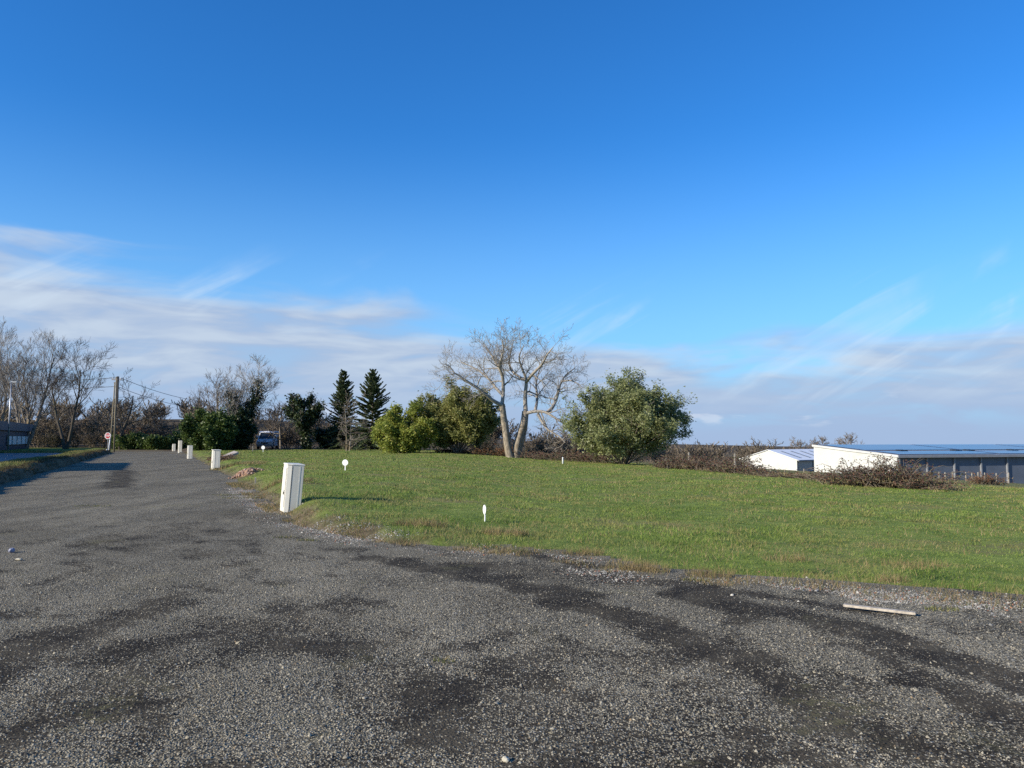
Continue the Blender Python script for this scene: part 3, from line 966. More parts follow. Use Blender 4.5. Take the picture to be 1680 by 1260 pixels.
def bare_tree(name, label, xpx, Y, top, seed, P, m_bark, m_twig, stems=1, spread=0.12, split=2, group=None, r0=None, lean=(0, 0)):
    base = base_at(xpx, Y)
    H = at(xpx, top, Y).z - base.z
    T = Tree(seed, P)
    rnd = random.Random(seed + 5)
    for s in range(stems):
        a = 6.283 * s / stems + rnd.uniform(-0.4, 0.4)
        k = spread if stems > 1 else 0.03
        d = nrm((math.cos(a) * k + lean[0], math.sin(a) * k + lean[1], 1))
        off = 0.0 if stems == 1 else 0.18
        T.grow((math.cos(a) * off, math.sin(a) * off, 0), d, H * P.get('tl', 0.72) * (1 if s == 0 else rnd.uniform(0.75, 1.0)), (r0 or H * 0.022) * (1 if stems == 1 else 0.75), 0)
    hz_ = np.array([b_[0][-1][2] for b_ in T.br])
    k = H / np.percentile(hz_, 99.7)
    T.br = [([(p_[0] * k, p_[1] * k, p_[2] * k) for p_ in pts], rad, lev) for pts, rad, lev in T.br]
    T.tips = [tuple(tuple(c * k for c in p_) for p_ in t) for t in T.tips]
    root = thing(name, base, label, 'tree', group)
    tree_parts(root, T, split, m_bark, m_twig)
    return root, T


# --- the big twin-trunk tree, limbs laid out one by one
def smooth_pts(pts, sub=3):
    out = []
    n = len(pts)
    for i in range(n - 1):
        p0, p1, p2, p3 = pts[max(i - 1, 0)], pts[i], pts[i + 1], pts[min(i + 2, n - 1)]
        for s in range(sub):
            t = s / sub
            out.append(tuple(0.5 * ((2 * p1[c]) + (-p0[c] + p2[c]) * t + (2 * p0[c] - 5 * p1[c] + 4 * p2[c] - p3[c]) * t * t + (-p0[c] + 3 * p1[c] - 3 * p2[c] + p3[c]) * t ** 3) for c in range(3)))
    out.append(tuple(pts[-1]))
    return out


YW = 66.0
wb = at(838, 752, YW); wb.z = gz(wb.x, wb.y) - 0.05
PW = var(max=5, n=[0, 9, 6, 4.4, 3.0, 2.6], seg=[6, 7, 6, 4, 3, 2], t0=[0.3, 0.14, 0.12, 0.12, 0.1, 0.1], ratio=[0.5, 0.48, 0.58, 0.62, 0.64, 0.5], ang=[50, 50, 46, 42, 36, 30], fall=[.4, .35, .3, .3, .3, .3],
         wob=[0.1, 0.22, 0.24, 0.18, 0.12, 0.08], trop=[0.03, 0.02, 0.04, 0.06, 0.08, 0.08], rr=[0.5, 0.48, 0.54, 0.55, 0.6, 0.7], sides=[8, 6, 4, 3, 3, 2], rmin=0.0095)
TW = Tree(11, PW)


def wl(px_list, r0, r1, lev, nch=None, t0=None):
    pts = smooth_pts([tuple((at(840 + (x - 840) * 0.90, 752 + (y - 752) * 0.915, YW + dy * 0.9)) - wb) for x, y, dy in px_list])
    L = sum((Vector(pts[i + 1]) - Vector(pts[i])).length for i in range(len(pts) - 1))
    rad = [r0 + (r1 - r0) * i / (len(pts) - 1) for i in range(len(pts))]
    TW.add(pts, rad, 0 if lev < 0 else lev)
    if nch:
        TW.spawn(pts, rad, L, max(lev, 1), t0=t0, n=nch)


wl([(838, 755, 0), (833, 735, 0), (829, 705, -0.2), (825, 680, -0.3), (822, 655, -0.4)], 0.36, 0.24, -1)
wl([(847, 755, 0.2), (848, 735, 0.2), (853, 715, 0.3), (861, 690, 0.5), (864, 668, 0.7)], 0.36, 0.27, -1)
wl([(849, 752, 0.5), (856, 725, 0.7), (863, 700, 0.8), (866, 672, 0.8)], 0.27, 0.20, -1)
# limbs of the left trunk
wl([(822, 657, -0.4), (805, 648, -1.0), (780, 628, -1.8), (755, 612, -2.4), (736, 600, -2.8), (715, 606, -3.2)], 0.19, 0.035, 1, 9, 0.2)
wl([(822, 655, -0.4), (824, 632, -0.2), (822, 605, 0.3), (813, 585, 0.8), (800, 563, 1.2), (788, 545, 1.5)], 0.20, 0.035, 1, 10, 0.2)
wl([(824, 632, -0.2), (823, 605, -0.6), (817, 585, -1.2), (824, 560, -1.8), (822, 538, -2.2)], 0.18, 0.04, 1, 9, 0.2)
wl([(825, 640, -0.2), (810, 625, 1.2), (800, 612, 2.4), (775, 592, 3.4), (748, 580, 4.2)], 0.15, 0.04, 1, 9, 0.2)
wl([(736, 600, -2.8), (727, 588, -2.9), (718, 583, -3.3)], 0.06, 0.03, 2, 4, 0.2)
# limbs of the right trunk
wl([(865, 670, 0.7), (864, 640, 0.7), (866, 612, 0.5), (858, 590, 0.2), (853, 570, -0.2), (862, 548, -0.5)], 0.23, 0.035, 1, 10, 0.2)
wl([(865, 612, 0.5), (845, 600, 1.5), (835, 585, 2.4), (838, 560, 3.0), (843, 540, 3.2)], 0.14, 0.04, 1, 8, 0.2)
wl([(866, 615, 0.5), (878, 600, -0.8), (893, 585, -1.6), (905, 565, -2.4), (915, 553, -2.8)], 0.16, 0.04, 1, 9, 0.2)
wl([(864, 672, 0.7), (880, 668, 0.2), (900, 669, -0.4), (918, 679, -0.8), (938, 690, -1.2), (952, 688, -1.5)], 0.19, 0.035, 1, 8, 0.3)
wl([(887, 672, 0.1), (897, 690, -0.4), (908, 702, -0.8), (925, 712, -1.4), (937, 724, -1.8)], 0.14, 0.03, 1, 8, 0.3)
wl([(905, 669, -0.4), (914, 660, 0.2), (922, 643, 0.8), (928, 620, 1.2), (938, 603, 1.4), (955, 590, 1.8)], 0.17, 0.04, 1, 10, 0.2)
wl([(882, 668, 0.2), (886, 645, 1.6), (884, 620, 2.6), (888, 600, 3.2), (898, 575, 3.8)], 0.15, 0.04, 1, 9, 0.2)
wl([(930, 615, 1.2), (945, 612, 0.4), (960, 618, -0.2), (968, 625, -0.5)], 0.08, 0.03, 2, 5, 0.2)
walnut = thing('walnut_tree', wb, 'large bare spreading tree with two pale trunks from one base on the grass', 'tree')
tree_parts(walnut, TW, 1, M_bark_pale, M_twig_pale)

# --- other bare trees
UPR = var(ang=[34, 38, 36, 32, 30], trop=[0.10, 0.12, 0.10, 0.08, 0.06], n=[12, 7, 6, 5, 4], t0=[0.22, 0.2, 0.2, 0.15, 0.1], ratio=[0.58, 0.55, 0.58, 0.65, 0.5], rmin=0.016)
OAK = var(n=[9, 7, 6, 5, 4], t0=[0.38, 0.25, 0.2, 0.15, 0.1], rmin=0.017, trop=[0.05, 0.08, 0.06, 0.05, 0.05])
bare_tree('poplar_tree', 'tall bare grey twigged tree behind the navy building by the lamp post', 42, 112, 540, 21, UPR, M_bark_grey, M_twig_pale, 3, 0.28)
bare_tree('poplar_tree', 'tall bare many-stemmed tree rising over the roof of the navy building', -8, 118, 530, 22, UPR, M_bark_grey, M_twig_pale, 3, 0.25)
bare_tree('oak_tree', 'bare dark tree with forked trunk on the verge behind the asphalt yard', 110, 106, 561, 23, var(n=[8, 6, 6, 5, 4], ang=[38, 46, 40, 34, 32], t0=[0.30, 0.3, 0.2, 0.15, 0.1], rmin=0.016), M_bark_dark, M_twig_dark, 2, 0.16)
bare_tree('oak_tree', 'bare dark tree directly behind the wooden utility pole', 199, 111, 606, 24, var(n=[9, 6, 6, 5, 4], ang=[58, 50, 42, 35, 32], t0=[0.2, 0.25, 0.2, 0.15, 0.1], ratio=[0.7, 0.55, 0.52, 0.5, 0.5], rmin=0.016), M_bark_dark, M_twig_dark)
rt, TI = bare_tree('ash_tree', 'tall bare tree with dark ivy climbing its trunk and limbs', 398, 92, 578, 25, var(ang=[36, 42, 40, 34, 32], n=[9, 6, 6, 5, 4], trop=[0.05, 0.12, 0.08, 0.06, 0.05], t0=[0.28, 0.3, 0.2, 0.15, 0.1], rmin=0.015), M_bark_pale, M_twig_pale, 2, 0.16)
bare_tree('ash_tree', 'slim bare tree to the road side of the ivy-clad tree', 352, 96, 600, 26, var(n=[9, 6, 6, 5, 4], ang=[50, 46, 40, 34, 32], t0=[0.3, 0.25, 0.2, 0.15, 0.1], rmin=0.015), M_bark_grey, M_twig)
bare_tree('apple_tree', 'small crooked bare tree between the ivy-clad trees', 462, 97, 646, 27, var(n=[9, 6, 6, 5, 3], ang=[60, 52, 44, 36, 32], t0=[0.15, 0.2, 0.2, 0.15, 0.1], ratio=[0.8, 0.58, 0.52, 0.5, 0.5], rmin=0.015), M_bark_grey, M_twig)
bare_tree('birch_tree', 'slender bare pale-stemmed tree in front of the two firs', 572, 80, 640, 28, var(n=[16, 4, 4, 3, 3], max=3, ang=[72, 46, 44, 44, 40], t0=[0.05, 0.25, 0.2, 0.15, 0.1], ratio=[0.42, 0.5, 0.5, 0.5, 0.5], trop=[0.15, 0.04, 0.0, 0.0, 0], wob=[0.05, 0.12, 0.18, 0.2, 0.2], tl=1.0, rmin=0.012), M_bark_grey, M_twig, 2, 0.05, r0=0.10)
rb, TB = bare_tree('pear_tree', 'bare tree smothered in rounded dark ivy beside the firs', 505, 92, 640, 29, var(n=[8, 5, 5, 4, 3], ang=[46, 46, 45, 44, 40], t0=[0.35, 0.3, 0.2, 0.15, 0.1], rmin=0.014), M_bark_dark, M_twig)


def ivy(root, T, levs, zmax, per, spread, size, seed, n_max=20000):
    r = np.random.default_rng(seed)
    C = []
    for pts, rad, lev in T.br:
        if lev not in levs:
            continue
        for i in range(len(pts) - 1):
            a, b_ = np.array(pts[i]), np.array(pts[i + 1])
            if b_[2] > zmax * (0.8 + 0.4 * math.sin(lev * 7 + i)):
                continue
            m = int(np.linalg.norm(b_ - a) * per * (1 if lev == 0 else 0.6))
            t = r.uniform(0, 1, (m, 1))
            off = r.normal(0, 1, (m, 3)); off /= np.linalg.norm(off, axis=1, keepdims=True)
            C.append(a + (b_ - a) * t + off * (rad[i] + np.abs(r.normal(spread * 0.7, spread * 0.4, (m, 1)))))
    C = np.concatenate(C)[:n_max]
    V, F = leaves(C, size, seed, 0.9)
    np_obj('ivy', V, F, M_ivy, root)


ivy(rt, TI, (0, 1), 7.6, 420, 0.55, 0.2, 31, 30000)
ivy(rb, TB, (0, 1, 2), 6.3, 420, 0.55, 0.24, 32, 24000)


# --- leafy shrubs grown from stems
def leafy(name, label, cat_, xpx, Y, top, halfw, seed, lm, bm_, n_st=14, per=9, size=0.2, aspect=0.5, spread=0.16, P=None, lean=0.0, group=None, outw=0.95, low=0.2, depth=0.8, power=0.75):
    base = base_at(xpx, Y)
    H = at(xpx, top, Y).z - base.z
    Wd = halfw / FPX * Y
    P = P or var(max=3, seg=[6, 5, 3, 2], n=[8, 6, 5], t0=[low, 0.2, 0.1], ratio=[0.40, 0.5, 0.5], ang=[42, 45, 45], trop=[0.05, 0.05, 0.06, 0.05], wob=[0.09, 0.18, 0.22, 0.25], rr=[0.5, 0.55, 0.6], sides=[5, 4, 3, 3], rmin=0.012)
    T = Tree(seed, P)
    rnd = random.Random(seed)
    for s in range(n_st):
        a = 6.283 * (s + rnd.uniform(0, 0.7)) / n_st
        f = rnd.uniform(0.1, 1.0) ** power
        tgt = (math.cos(a) * Wd * outw * f + lean * H * 0.5, math.sin(a) * Wd * depth * outw * f, H * (1.0 - 0.45 * f ** 2) * rnd.choice((rnd.uniform(0.55, 0.8), rnd.uniform(0.8, 1.04))))
        L = math.sqrt(sum(c * c for c in tgt))
        T.grow((math.cos(a) * 0.25 * f, math.sin(a) * 0.25 * f, 0), nrm(tgt), L * 0.95, 0.025 + 0.007 * H * rnd.uniform(0.5, 1), 0)
    root = thing(name, base, label, cat_, group)
    m = T.meshes()
    V, F = cat([m[l] for l in m if l < P['max']])
    np_obj('stems', V, F, bm_, root)
    C = tip_points(T.tips, per * 2, spread * 1.15, seed)
    hole = fbm(C[:, 0] * 0.75 + C[:, 2] * 0.6, C[:, 1] * 0.75 + C[:, 2] * 0.5, seed, 3)
    C = C[(C[:, 2] > 0.05) & (hole + np.random.default_rng(seed).uniform(-0.06, 0.06, len(C)) > 0.34)]
    V, F = leaves(C, size * 0.80, seed + 1, aspect * 1.15, jitter=0.5, tri=True)
    np_obj('foliage', V, F, lm, root)
    return root, T


PD = var(max=3, seg=[6, 5, 3, 2], n=[10, 7, 5], t0=[0.06, 0.15, 0.1], ratio=[0.36, 0.5, 0.5], ang=[52, 48, 45], trop=[0.05, 0.06, 0.08, 0.08], wob=[0.09, 0.18, 0.22, 0.25], rr=[0.5, 0.55, 0.6], sides=[5, 4, 3, 3], rmin=0.012)
leafy('laurel_bush', 'rounded bright green evergreen bush with yellowish top beside the firs', 'bush', 662, 69, 662, 50, 41, M_laurel, M_bark_grey, 22, 6, 0.28, 0.5, 0.15, PD)
leafy('willow_bush', 'broad green bush showing its upright stems beside the twin-trunk tree', 'bush', 752, 71, 634, 84, 42, M_willow, M_bark_grey, 36, 6, 0.26, 0.45, 0.15, var(max=3, seg=[6, 5, 3, 2], n=[9, 7, 5], t0=[0.25, 0.15, 0.1], ratio=[0.36, 0.5, 0.5], ang=[38, 45, 45], trop=[0.06, 0.06, 0.08, 0.08], wob=[0.07, 0.18, 0.22, 0.25], rr=[0.5, 0.55, 0.6], sides=[5, 4, 3, 3], rmin=0.012), low=0.2)
leafy('evergreen_oak', 'wind-swept grey green leafy tree fanning from many stems at the field edge', 'tree', 1022, 57, 628, 128, 43, M_olive, M_bark_grey, 52, 6, 0.21, 0.46, 0.16,
      var(max=3, seg=[7, 5, 4, 2], n=[8, 6, 5], t0=[0.24, 0.15, 0.1], ratio=[0.36, 0.55, 0.6], ang=[36, 40, 40], trop=[0.035, 0.04, 0.06, 0.08], wob=[0.08, 0.18, 0.22, 0.25], rr=[0.5, 0.55, 0.6], sides=[6, 4, 3, 3], rmin=0.011), lean=0.10, outw=0.95)
leafy('holly_bush', 'dark green dense bush at the foot of the ivy-clad tree', 'bush', 348, 87, 668, 50, 44, M_dkshrub, M_bark_dark, 16, 7, 0.32, 0.55, 0.18, PD)
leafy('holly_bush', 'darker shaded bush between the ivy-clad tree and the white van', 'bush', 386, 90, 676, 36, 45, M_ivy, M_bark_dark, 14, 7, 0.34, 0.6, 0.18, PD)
leafy('holly_bush', 'added dark evergreen hidden behind the shaded bush to shade the van', 'bush', 379, 96, 688, 26, 47, M_ivy, M_bark_dark, 10, 7, 0.36, 0.6, 0.2, PD)  # hidden bush, added on the sun side to cast shade on the van
for k_, (bx_, Y_b, tp, hw) in enumerate([(215, 112, 712, 32), (262, 110, 716, 30), (296, 112, 712, 22)]):
    leafy('hedge_shrub', 'low dark olive hedge shrub across the far end of the gravel lane', 'hedge', bx_, Y_b, tp, hw, 50 + k_, M_dkshrub, M_bark_dark, 9, 6, 0.36, 0.55, 0.2, PD, group='hedge shrubs at the far end of the lane')
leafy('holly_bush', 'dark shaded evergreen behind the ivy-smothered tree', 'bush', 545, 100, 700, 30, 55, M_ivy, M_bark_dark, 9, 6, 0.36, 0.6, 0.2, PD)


# --- firs
def fir(label, xpx, Y, top, seed, width):
    base = base_at(xpx, Y)
    H = at(xpx, top, Y).z - base.z
    r = random.Random(seed); rn = np.random.default_rng(seed)
    root = thing('fir_tree', base, label, 'tree')
    mb = MB().tube([(0, 0, 0), (0.03, 0, H * 0.5), (0, 0.02, H)], [H * 0.018, H * 0.011, 0.02], 7)
    mb.build('trunk', M_bark_dark, root, smooth=True)
    Vs, pts = [], []
    z = H * 0.05
    br = []
    while z < H * 0.985:
        t = z / H
        Lb = width * (1 - t) ** 0.85 * r.uniform(0.85, 1.1) + 0.12
        nb_ = 8 if t < 0.8 else 6
        ph = r.uniform(0, 6.28)
        for k in range(nb_):
            a = ph + 6.283 * k / nb_ + r.uniform(-0.25, 0.25)
            L = Lb * r.uniform(0.5, 1.2)
            s0 = 0.25 + 0.5 * t
            pl = []; r_j = r.uniform(-0.18, 0.18); dr = r.uniform(0.5, 1.05)
            for i in range(6):
                f = i / 5
                pl.append((math.cos(a) * L * f, math.sin(a) * L * f, z + r_j + L * (s0 * f - dr * f * f * (1 - t) + 0.32 * f ** 3)))
            br.append((pl, [0.03 * (1 - 0.8 * i / 5) + 0.006 for i in range(6)], 0))
        z += (0.24 + 0.16 * (1 - t)) * r.uniform(0.8, 1.15)
    T = Tree(1, var(sides=[3]))
    T.br = br
    V, F = T.meshes()[0]
    np_obj('branches', V, F, M_bark_dark, root)
    A = []
    for pl, _, _ in br:
        P_ = np.array(pl)
        L = np.linalg.norm(P_[-1] - P_[0])
        m = int(34 + L * 75)
        t = rn.uniform(0.12, 1.0, m) ** 0.8 * 5
        i = np.minimum(t.astype(int), 4); f = (t - i)[:, None]
        c_ = P_[i] * (1 - f) + P_[i + 1] * f
        d = P_[i + 1] - P_[i]; d /= np.linalg.norm(d, axis=1, keepdims=True)
        side = np.cross(d, np.array([0, 0, 1.0])); side /= np.linalg.norm(side, axis=1, keepdims=True) + 1e-9
        sg = rn.choice([-1, 1], m)[:, None]
        dd = d * 0.7 + side * sg * rn.uniform(0.3, 1.0, (m, 1)) + np.array([0, 0, -1]) * rn.uniform(-0.1, 0.35, (m, 1))
        dd /= np.linalg.norm(dd, axis=1, keepdims=True)
        ln = (0.16 + 0.12 * L * (1 - t[:, None] / 6)) * rn.uniform(0.7, 1.3, (m, 1))
        wv_ = np.cross(dd, rn.normal(0, 1, (m, 3))); wv_ /= np.linalg.norm(wv_, axis=1, keepdims=True) + 1e-9
        A.append(np.stack([c_, c_ + dd * ln * 0.5 + wv_ * 0.06, c_ + dd * ln, c_ + dd * ln * 0.5 - wv_ * 0.06], 1))
    V = np.concatenate(A).reshape(-1, 3)
    np_obj('needles', V, np.arange(len(V)).reshape(-1, 4), M_fir, root)
    return root


fir('dark fir with thin top, standing behind the slender pale-stemmed tree', 563, 94, 609, 61, 3.0)
fir('dense dark pyramid fir beside the bright green bush', 611, 90, 609, 62, 3.6)

# --- bare brown scrub (shared meshes, one object each)
PS = var(max=3, seg=[5, 4, 3, 2], n=[9, 6, 5], t0=[0.12, 0.12, 0.1], ratio=[0.45, 0.5, 0.5], ang=[40, 42, 42], trop=[0.04, 0.05, 0.06, 0.05], wob=[0.12, 0.2, 0.24, 0.25], rr=[0.5, 0.55, 0.6], sides=[4, 3, 3, 2], rmin=0.017)


def scrub_mesh(seed, n_st=9):
    T = Tree(seed, PS)
    rnd = random.Random(seed)
    for s in range(n_st):
        a = 6.283 * s / n_st + rnd.uniform(-0.3, 0.3); f = rnd.uniform(0.1, 0.8)
        T.grow((math.cos(a) * 0.5 * f, math.sin(a) * 0.5 * f, 0), nrm((math.cos(a) * f * 1.0, math.sin(a) * f * 1.0, 1)), rnd.uniform(2.2, 3.2), 0.04, 0)
    m = T.meshes()
    return cat([m[l] for l in m])


SCR = []
for s in (70, 71, 72):
    V, F = scrub_mesh(s)
    V[:, 2] *= 3.0 / V[:, 2].max()
    SCR.append((V, F))
scr_me = []
for V, F in SCR:
    o = np_obj('bare_shrub', V, F, M_twig_brown)
    scr_me.append(o.data)
    bpy.data.objects.remove(o)
rnd = random.Random(7)
SHR = [
    ('leafless brown shrub in the hedge behind the twin-trunk tree', 'shrubs behind the twin-trunk tree', [(800, 80, 700), (835, 84, 706), (868, 80, 704), (890, 76, 708), (912, 82, 706), (935, 74, 712), (955, 80, 706), (985, 76, 708), (780, 86, 700), (725, 84, 690), (690, 88, 690)]),
    ('leafless brown shrub in the hedge beyond the wind-swept leafy tree', 'shrubs beyond the wind-swept tree', [(1045, 70, 722), (1080, 74, 724), (1115, 66, 730), (1140, 78, 728), (1165, 72, 733), (1190, 84, 732), (1215, 92, 731)]),
    ('leafless dark brown shrub in the thicket under the ivy-clad trees and firs', 'thicket shrubs under the ivy-clad trees', [(425, 104, 690), (450, 103, 690), (472, 99, 682), (490, 104, 690), (530, 104, 690), (552, 98, 698), (590, 104, 690), (640, 98, 690), (418, 112, 680), (478, 114, 676), (540, 114, 676), (590, 116, 672), (630, 112, 676), (665, 106, 680), (572, 84, 705)]),
    ('leafless brown shrub in the wood edge behind the utility pole', 'shrubs at the wood edge', [(65, 126, 670), (92, 122, 690), (125, 124, 680), (150, 120, 694), (172, 124, 676), (232, 124, 674), (255, 122, 678), (280, 122, 672), (305, 120, 680), (325, 112, 690), (20, 130, 660), (205, 128, 668), (150, 132, 664), (95, 134, 660), (40, 128, 676), (345, 106, 690)]),
]
for label, grp, spots in SHR:
    for xp, Yd, tp in spots:
        b0 = base_at(xp, Yd)
        Hh = (at(xp, tp + 6, Yd).z - b0.z) * rnd.uniform(0.75, 1.08)
        o = bpy.data.objects.new('bare_shrub', rnd.choice(scr_me))
        link(o)
        o.location = b0
        k = Hh / 3.0
        o.scale = (k * rnd.uniform(0.9, 1.3), k * rnd.uniform(0.9, 1.3), k)
        o.rotation_euler = (0, 0, rnd.uniform(0, 6.28))
        tag(o, label, 'shrub', grp)

PF = var(max=2, seg=[4, 2, 1], n=[9, 7], t0=[0.12, 0.12], ratio=[0.5, 0.6], ang=[38, 40], trop=[0.04, 0.05, 0.05], wob=[0.10, 0.16, 0.18], rr=[0.5, 0.6], sides=[3, 3, 2], rmin=0.034)
FARS = []
for s in (75, 76, 77):
    T = Tree(s, PF)
    rnd2 = random.Random(s)
    for q in range(6):
        a = 6.283 * q / 6 + rnd2.uniform(-0.3, 0.3); f = rnd2.uniform(0.1, 0.7)
        T.grow((math.cos(a) * 0.4 * f, math.sin(a) * 0.4 * f, 0), nrm((math.cos(a) * f * 0.9, math.sin(a) * f * 0.9, 1)), rnd2.uniform(2.2, 3.2), 0.05, 0)
    m = T.meshes()
    V, F = cat([m[l] for l in m]); V[:, 2] *= 3.0 / V[:, 2].max()
    FARS.append((V, F))


# --- far woods that read as one mass
def woods(name, label, pts, seed):
    r = np.random.default_rng(seed)
    L = []
    for (x, y, H) in pts:
        V, F = FARS[r.integers(3)]
        # keep it light: drop a part of the finest twigs
        a = r.uniform(0, 6.28); ca, sa = math.cos(a), math.sin(a)
        k = H / 3.0 * r.uniform(0.85, 1.12)
        kx = k * r.uniform(0.8, 1.15)
        V2 = np.stack([(V[:, 0] * ca - V[:, 1] * sa) * kx + x, (V[:, 0] * sa + V[:, 1] * ca) * kx + y, V[:, 2] * k + gz(x, y) - 0.2], 1)
        L.append((V2, F))
    V, F = cat(L)
    return tag(np_obj(name, V, F, M_twig_brown), label, 'woods', kind='stuff')


r = np.random.default_rng(9)
pts = []
for i in range(100):
    Yd = r.uniform(135, 235); xp = r.uniform(-160, 700)
    pts.append(((xp - 840) / FPX * Yd, Yd, r.uniform(4.8, 7.6) * (1.0 if xp < 330 else 0.8)))
woods('woodland', 'brown leafless wood covering the rise beyond the gravel lane', pts, 1)
pts = []
for i in range(100):
    Yd = r.uniform(205, 270); xp = r.uniform(660, 1980)
    pts.append(((xp - 840) / FPX * Yd, Yd, r.uniform(6.4, 8.8) + (0.6 if xp < 1250 else -1.0)))
woods('woodland', 'distant brown tree line on the low horizon behind the white sheds', pts, 2)
FAR = var(max=3, n=[10, 7, 6], t0=[0.2, 0.2, 0.15], rmin=0.05, ang=[42, 46, 45], seg=[5, 4, 3, 2])
for k_, (xp, tp, sd) in enumerate([(1312, 716, 81), (1332, 717, 82), (1352, 714, 83), (1384, 709, 84)]):
    bare_tree('oak_tree', ['bare distant tree at the near end of the row over the white shed roof', 'thin bare distant tree second in the row over the white shed roof', 'bare greenish distant tree third in the row over the white shed roof', 'roundest and tallest bare distant tree in the row over the white sheds'][k_],
              xp, 232 + 3 * k_, tp, sd, FAR, M_bark_grey, M_twig, 1, split=1, group='row of distant trees over the white sheds')


# --- brambles and bracken
def bramble(name, label, pts, hgt, wid, ncane, nleaf, lm, seed, lsize=0.07, cat_='brambles'):
    """pts: ground points (x,y) along the strip, with a relative height each"""
    r = np.random.default_rng(seed)
    P_ = np.array([(p_[0], p_[1]) for p_ in pts]); Hs = np.array([p_[2] for p_ in pts])
    base = Vector((P_[:, 0].mean(), P_[:, 1].mean(), 0)); base.z = gz(base.x, base.y)
    br = []
    C = []
    for i in range(ncane):
        t = r.uniform(0, len(P_) - 1.001); k = int(t); f = t - k
        c_ = P_[k] * (1 - f) + P_[k + 1] * f + r.normal(0, wid * 0.45, 2)
        Hh = (Hs[k] * (1 - f) + Hs[k + 1] * f) * hgt * (r.uniform(0.35, 1.0) if r.uniform() < 0.85 else r.uniform(1.0, 1.5))
        a = r.uniform(0, 6.28); L = r.uniform(0.5, 1.3) * max(hgt, 0.6)
        g0 = gz(*c_) - base.z
        pl = []
        for s in range(5):
            q = s / 4
            pl.append((c_[0] - base.x + math.cos(a) * L * q, c_[1] - base.y + math.sin(a) * L * q, g0 - 0.03 + Hh * (1.9 * q - 1.25 * q * q) + 0.02))
        br.append((pl, [0.014, 0.013, 0.012, 0.010, 0.007], 0))
        pa = np.array(pl)
        m = max(1, int(nleaf * 0.62 * r.uniform(0.3, 1.7)))
        tt = r.uniform(0.3, 4, m); ii = np.minimum(tt.astype(int), 3); ff = (tt - ii)[:, None]
        C.append(pa[ii] * (1 - ff) + pa[ii + 1] * ff + r.normal(0, 0.06, (m, 3)))
    T = Tree(1, var(sides=[3])); T.br = br
    V, F = T.meshes()[0]
    root = thing(name, base, label, cat_)
    tag(np_obj('canes', V, F, M_twig_brown, root), kind='stuff')
    V, F = leaves(np.concatenate(C), lsize, seed, 0.75)
    np_obj('leaves', V, F, lm, root)


def gp(x, Y):
    X_ = (x - 840) / FPX * Y
    return X_, Y


bramble('bramble_thicket', 'tall tangle of brambles at the field edge before the dark blue hall', [(*gp(1372, 33), 0.45), (*gp(1400, 33), 0.8), (*gp(1440, 32.5), 1.0), (*gp(1470, 32), 1.15), (*gp(1500, 31.5), 0.75), (*gp(1530, 31), 0.35)], 1.15, 0.9, 700, 16, M_bramble, 1, 0.075)
bramble('bramble_thicket', 'low reddish bramble strip running from the wind-swept tree towards the white shed', [(*gp(1085, 50), 0.8), (*gp(1120, 48.5), 1.0), (*gp(1160, 46.5), 1.05), (*gp(1200, 44), 1.1), (*gp(1235, 42.5), 0.75)], 0.85, 1.2, 620, 16, M_bramble, 2, 0.09)
bramble('bramble_thicket', 'thin low brambles along the grass before the white shed', [(*gp(1235, 42), 0.8), (*gp(1280, 40), 0.5), (*gp(1330, 38), 0.45), (*gp(1375, 35), 0.5)], 0.55, 0.8, 330, 10, M_bramble, 3, 0.07)
bramble('bracken_patch', 'rust brown dead bracken at the foot of the twin-trunk tree', [(*gp(780, 70), 0.8), (*gp(800, 70), 1.0), (*gp(825, 69.5), 1.0), (*gp(832, 69), 0.8)], 1.1, 0.8, 260, 16, M_bracken, 4, 0.11, 'bracken')
bramble('bracken_patch', 'reddish bramble and bracken band between the twin-trunk tree and the wind-swept tree', [(*gp(862, 67), 0.6), (*gp(890, 64), 0.8), (*gp(930, 62), 1.0), (*gp(965, 60), 1.0), (*gp(1000, 58.5), 0.9)], 1.0, 1.0, 420, 14, M_bramble, 5, 0.10, 'bracken')
bramble('bracken_patch', 'rusty dry bracken beyond the bright green bush', [(*gp(720, 72), 0.6), (*gp(745, 72), 0.7), (*gp(775, 71), 0.6)], 0.7, 0.6, 160, 12, M_bracken, 6, 0.10, 'bracken')
bramble('bracken_patch', 'reddish brown dead fern clump behind the far cabinets on the bank', [(-17.2, 47, 0.8), (-18.6, 49.5, 1.0), (-20.2, 52, 0.7)], 0.4, 0.5, 170, 12, M_bracken, 7, 0.08, 'bracken')
bramble('bracken_patch', 'straggly dry brambles in the pale meadow below the dark blue hall', [(*gp(1590, 52), 0.8), (*gp(1610, 52), 1.0), (*gp(1625, 53), 0.6)], 0.9, 0.8, 170, 10, M_bracken, 8, 0.09, 'brambles')
bramble('bracken_patch', 'rust red bracken beneath the bare tree behind the utility pole', [(*gp(205, 116), 0.9), (*gp(222, 116), 1.0), (*gp(238, 117), 0.7)], 3.4, 1.2, 200, 16, M_bracken, 10, 0.26, 'bracken')


# ------------------------------------------------------------------ buildings
def Mloc(origin, ang):
    return Matrix.Translation(origin) @ Matrix.Rotation(ang, 4, 'Z')


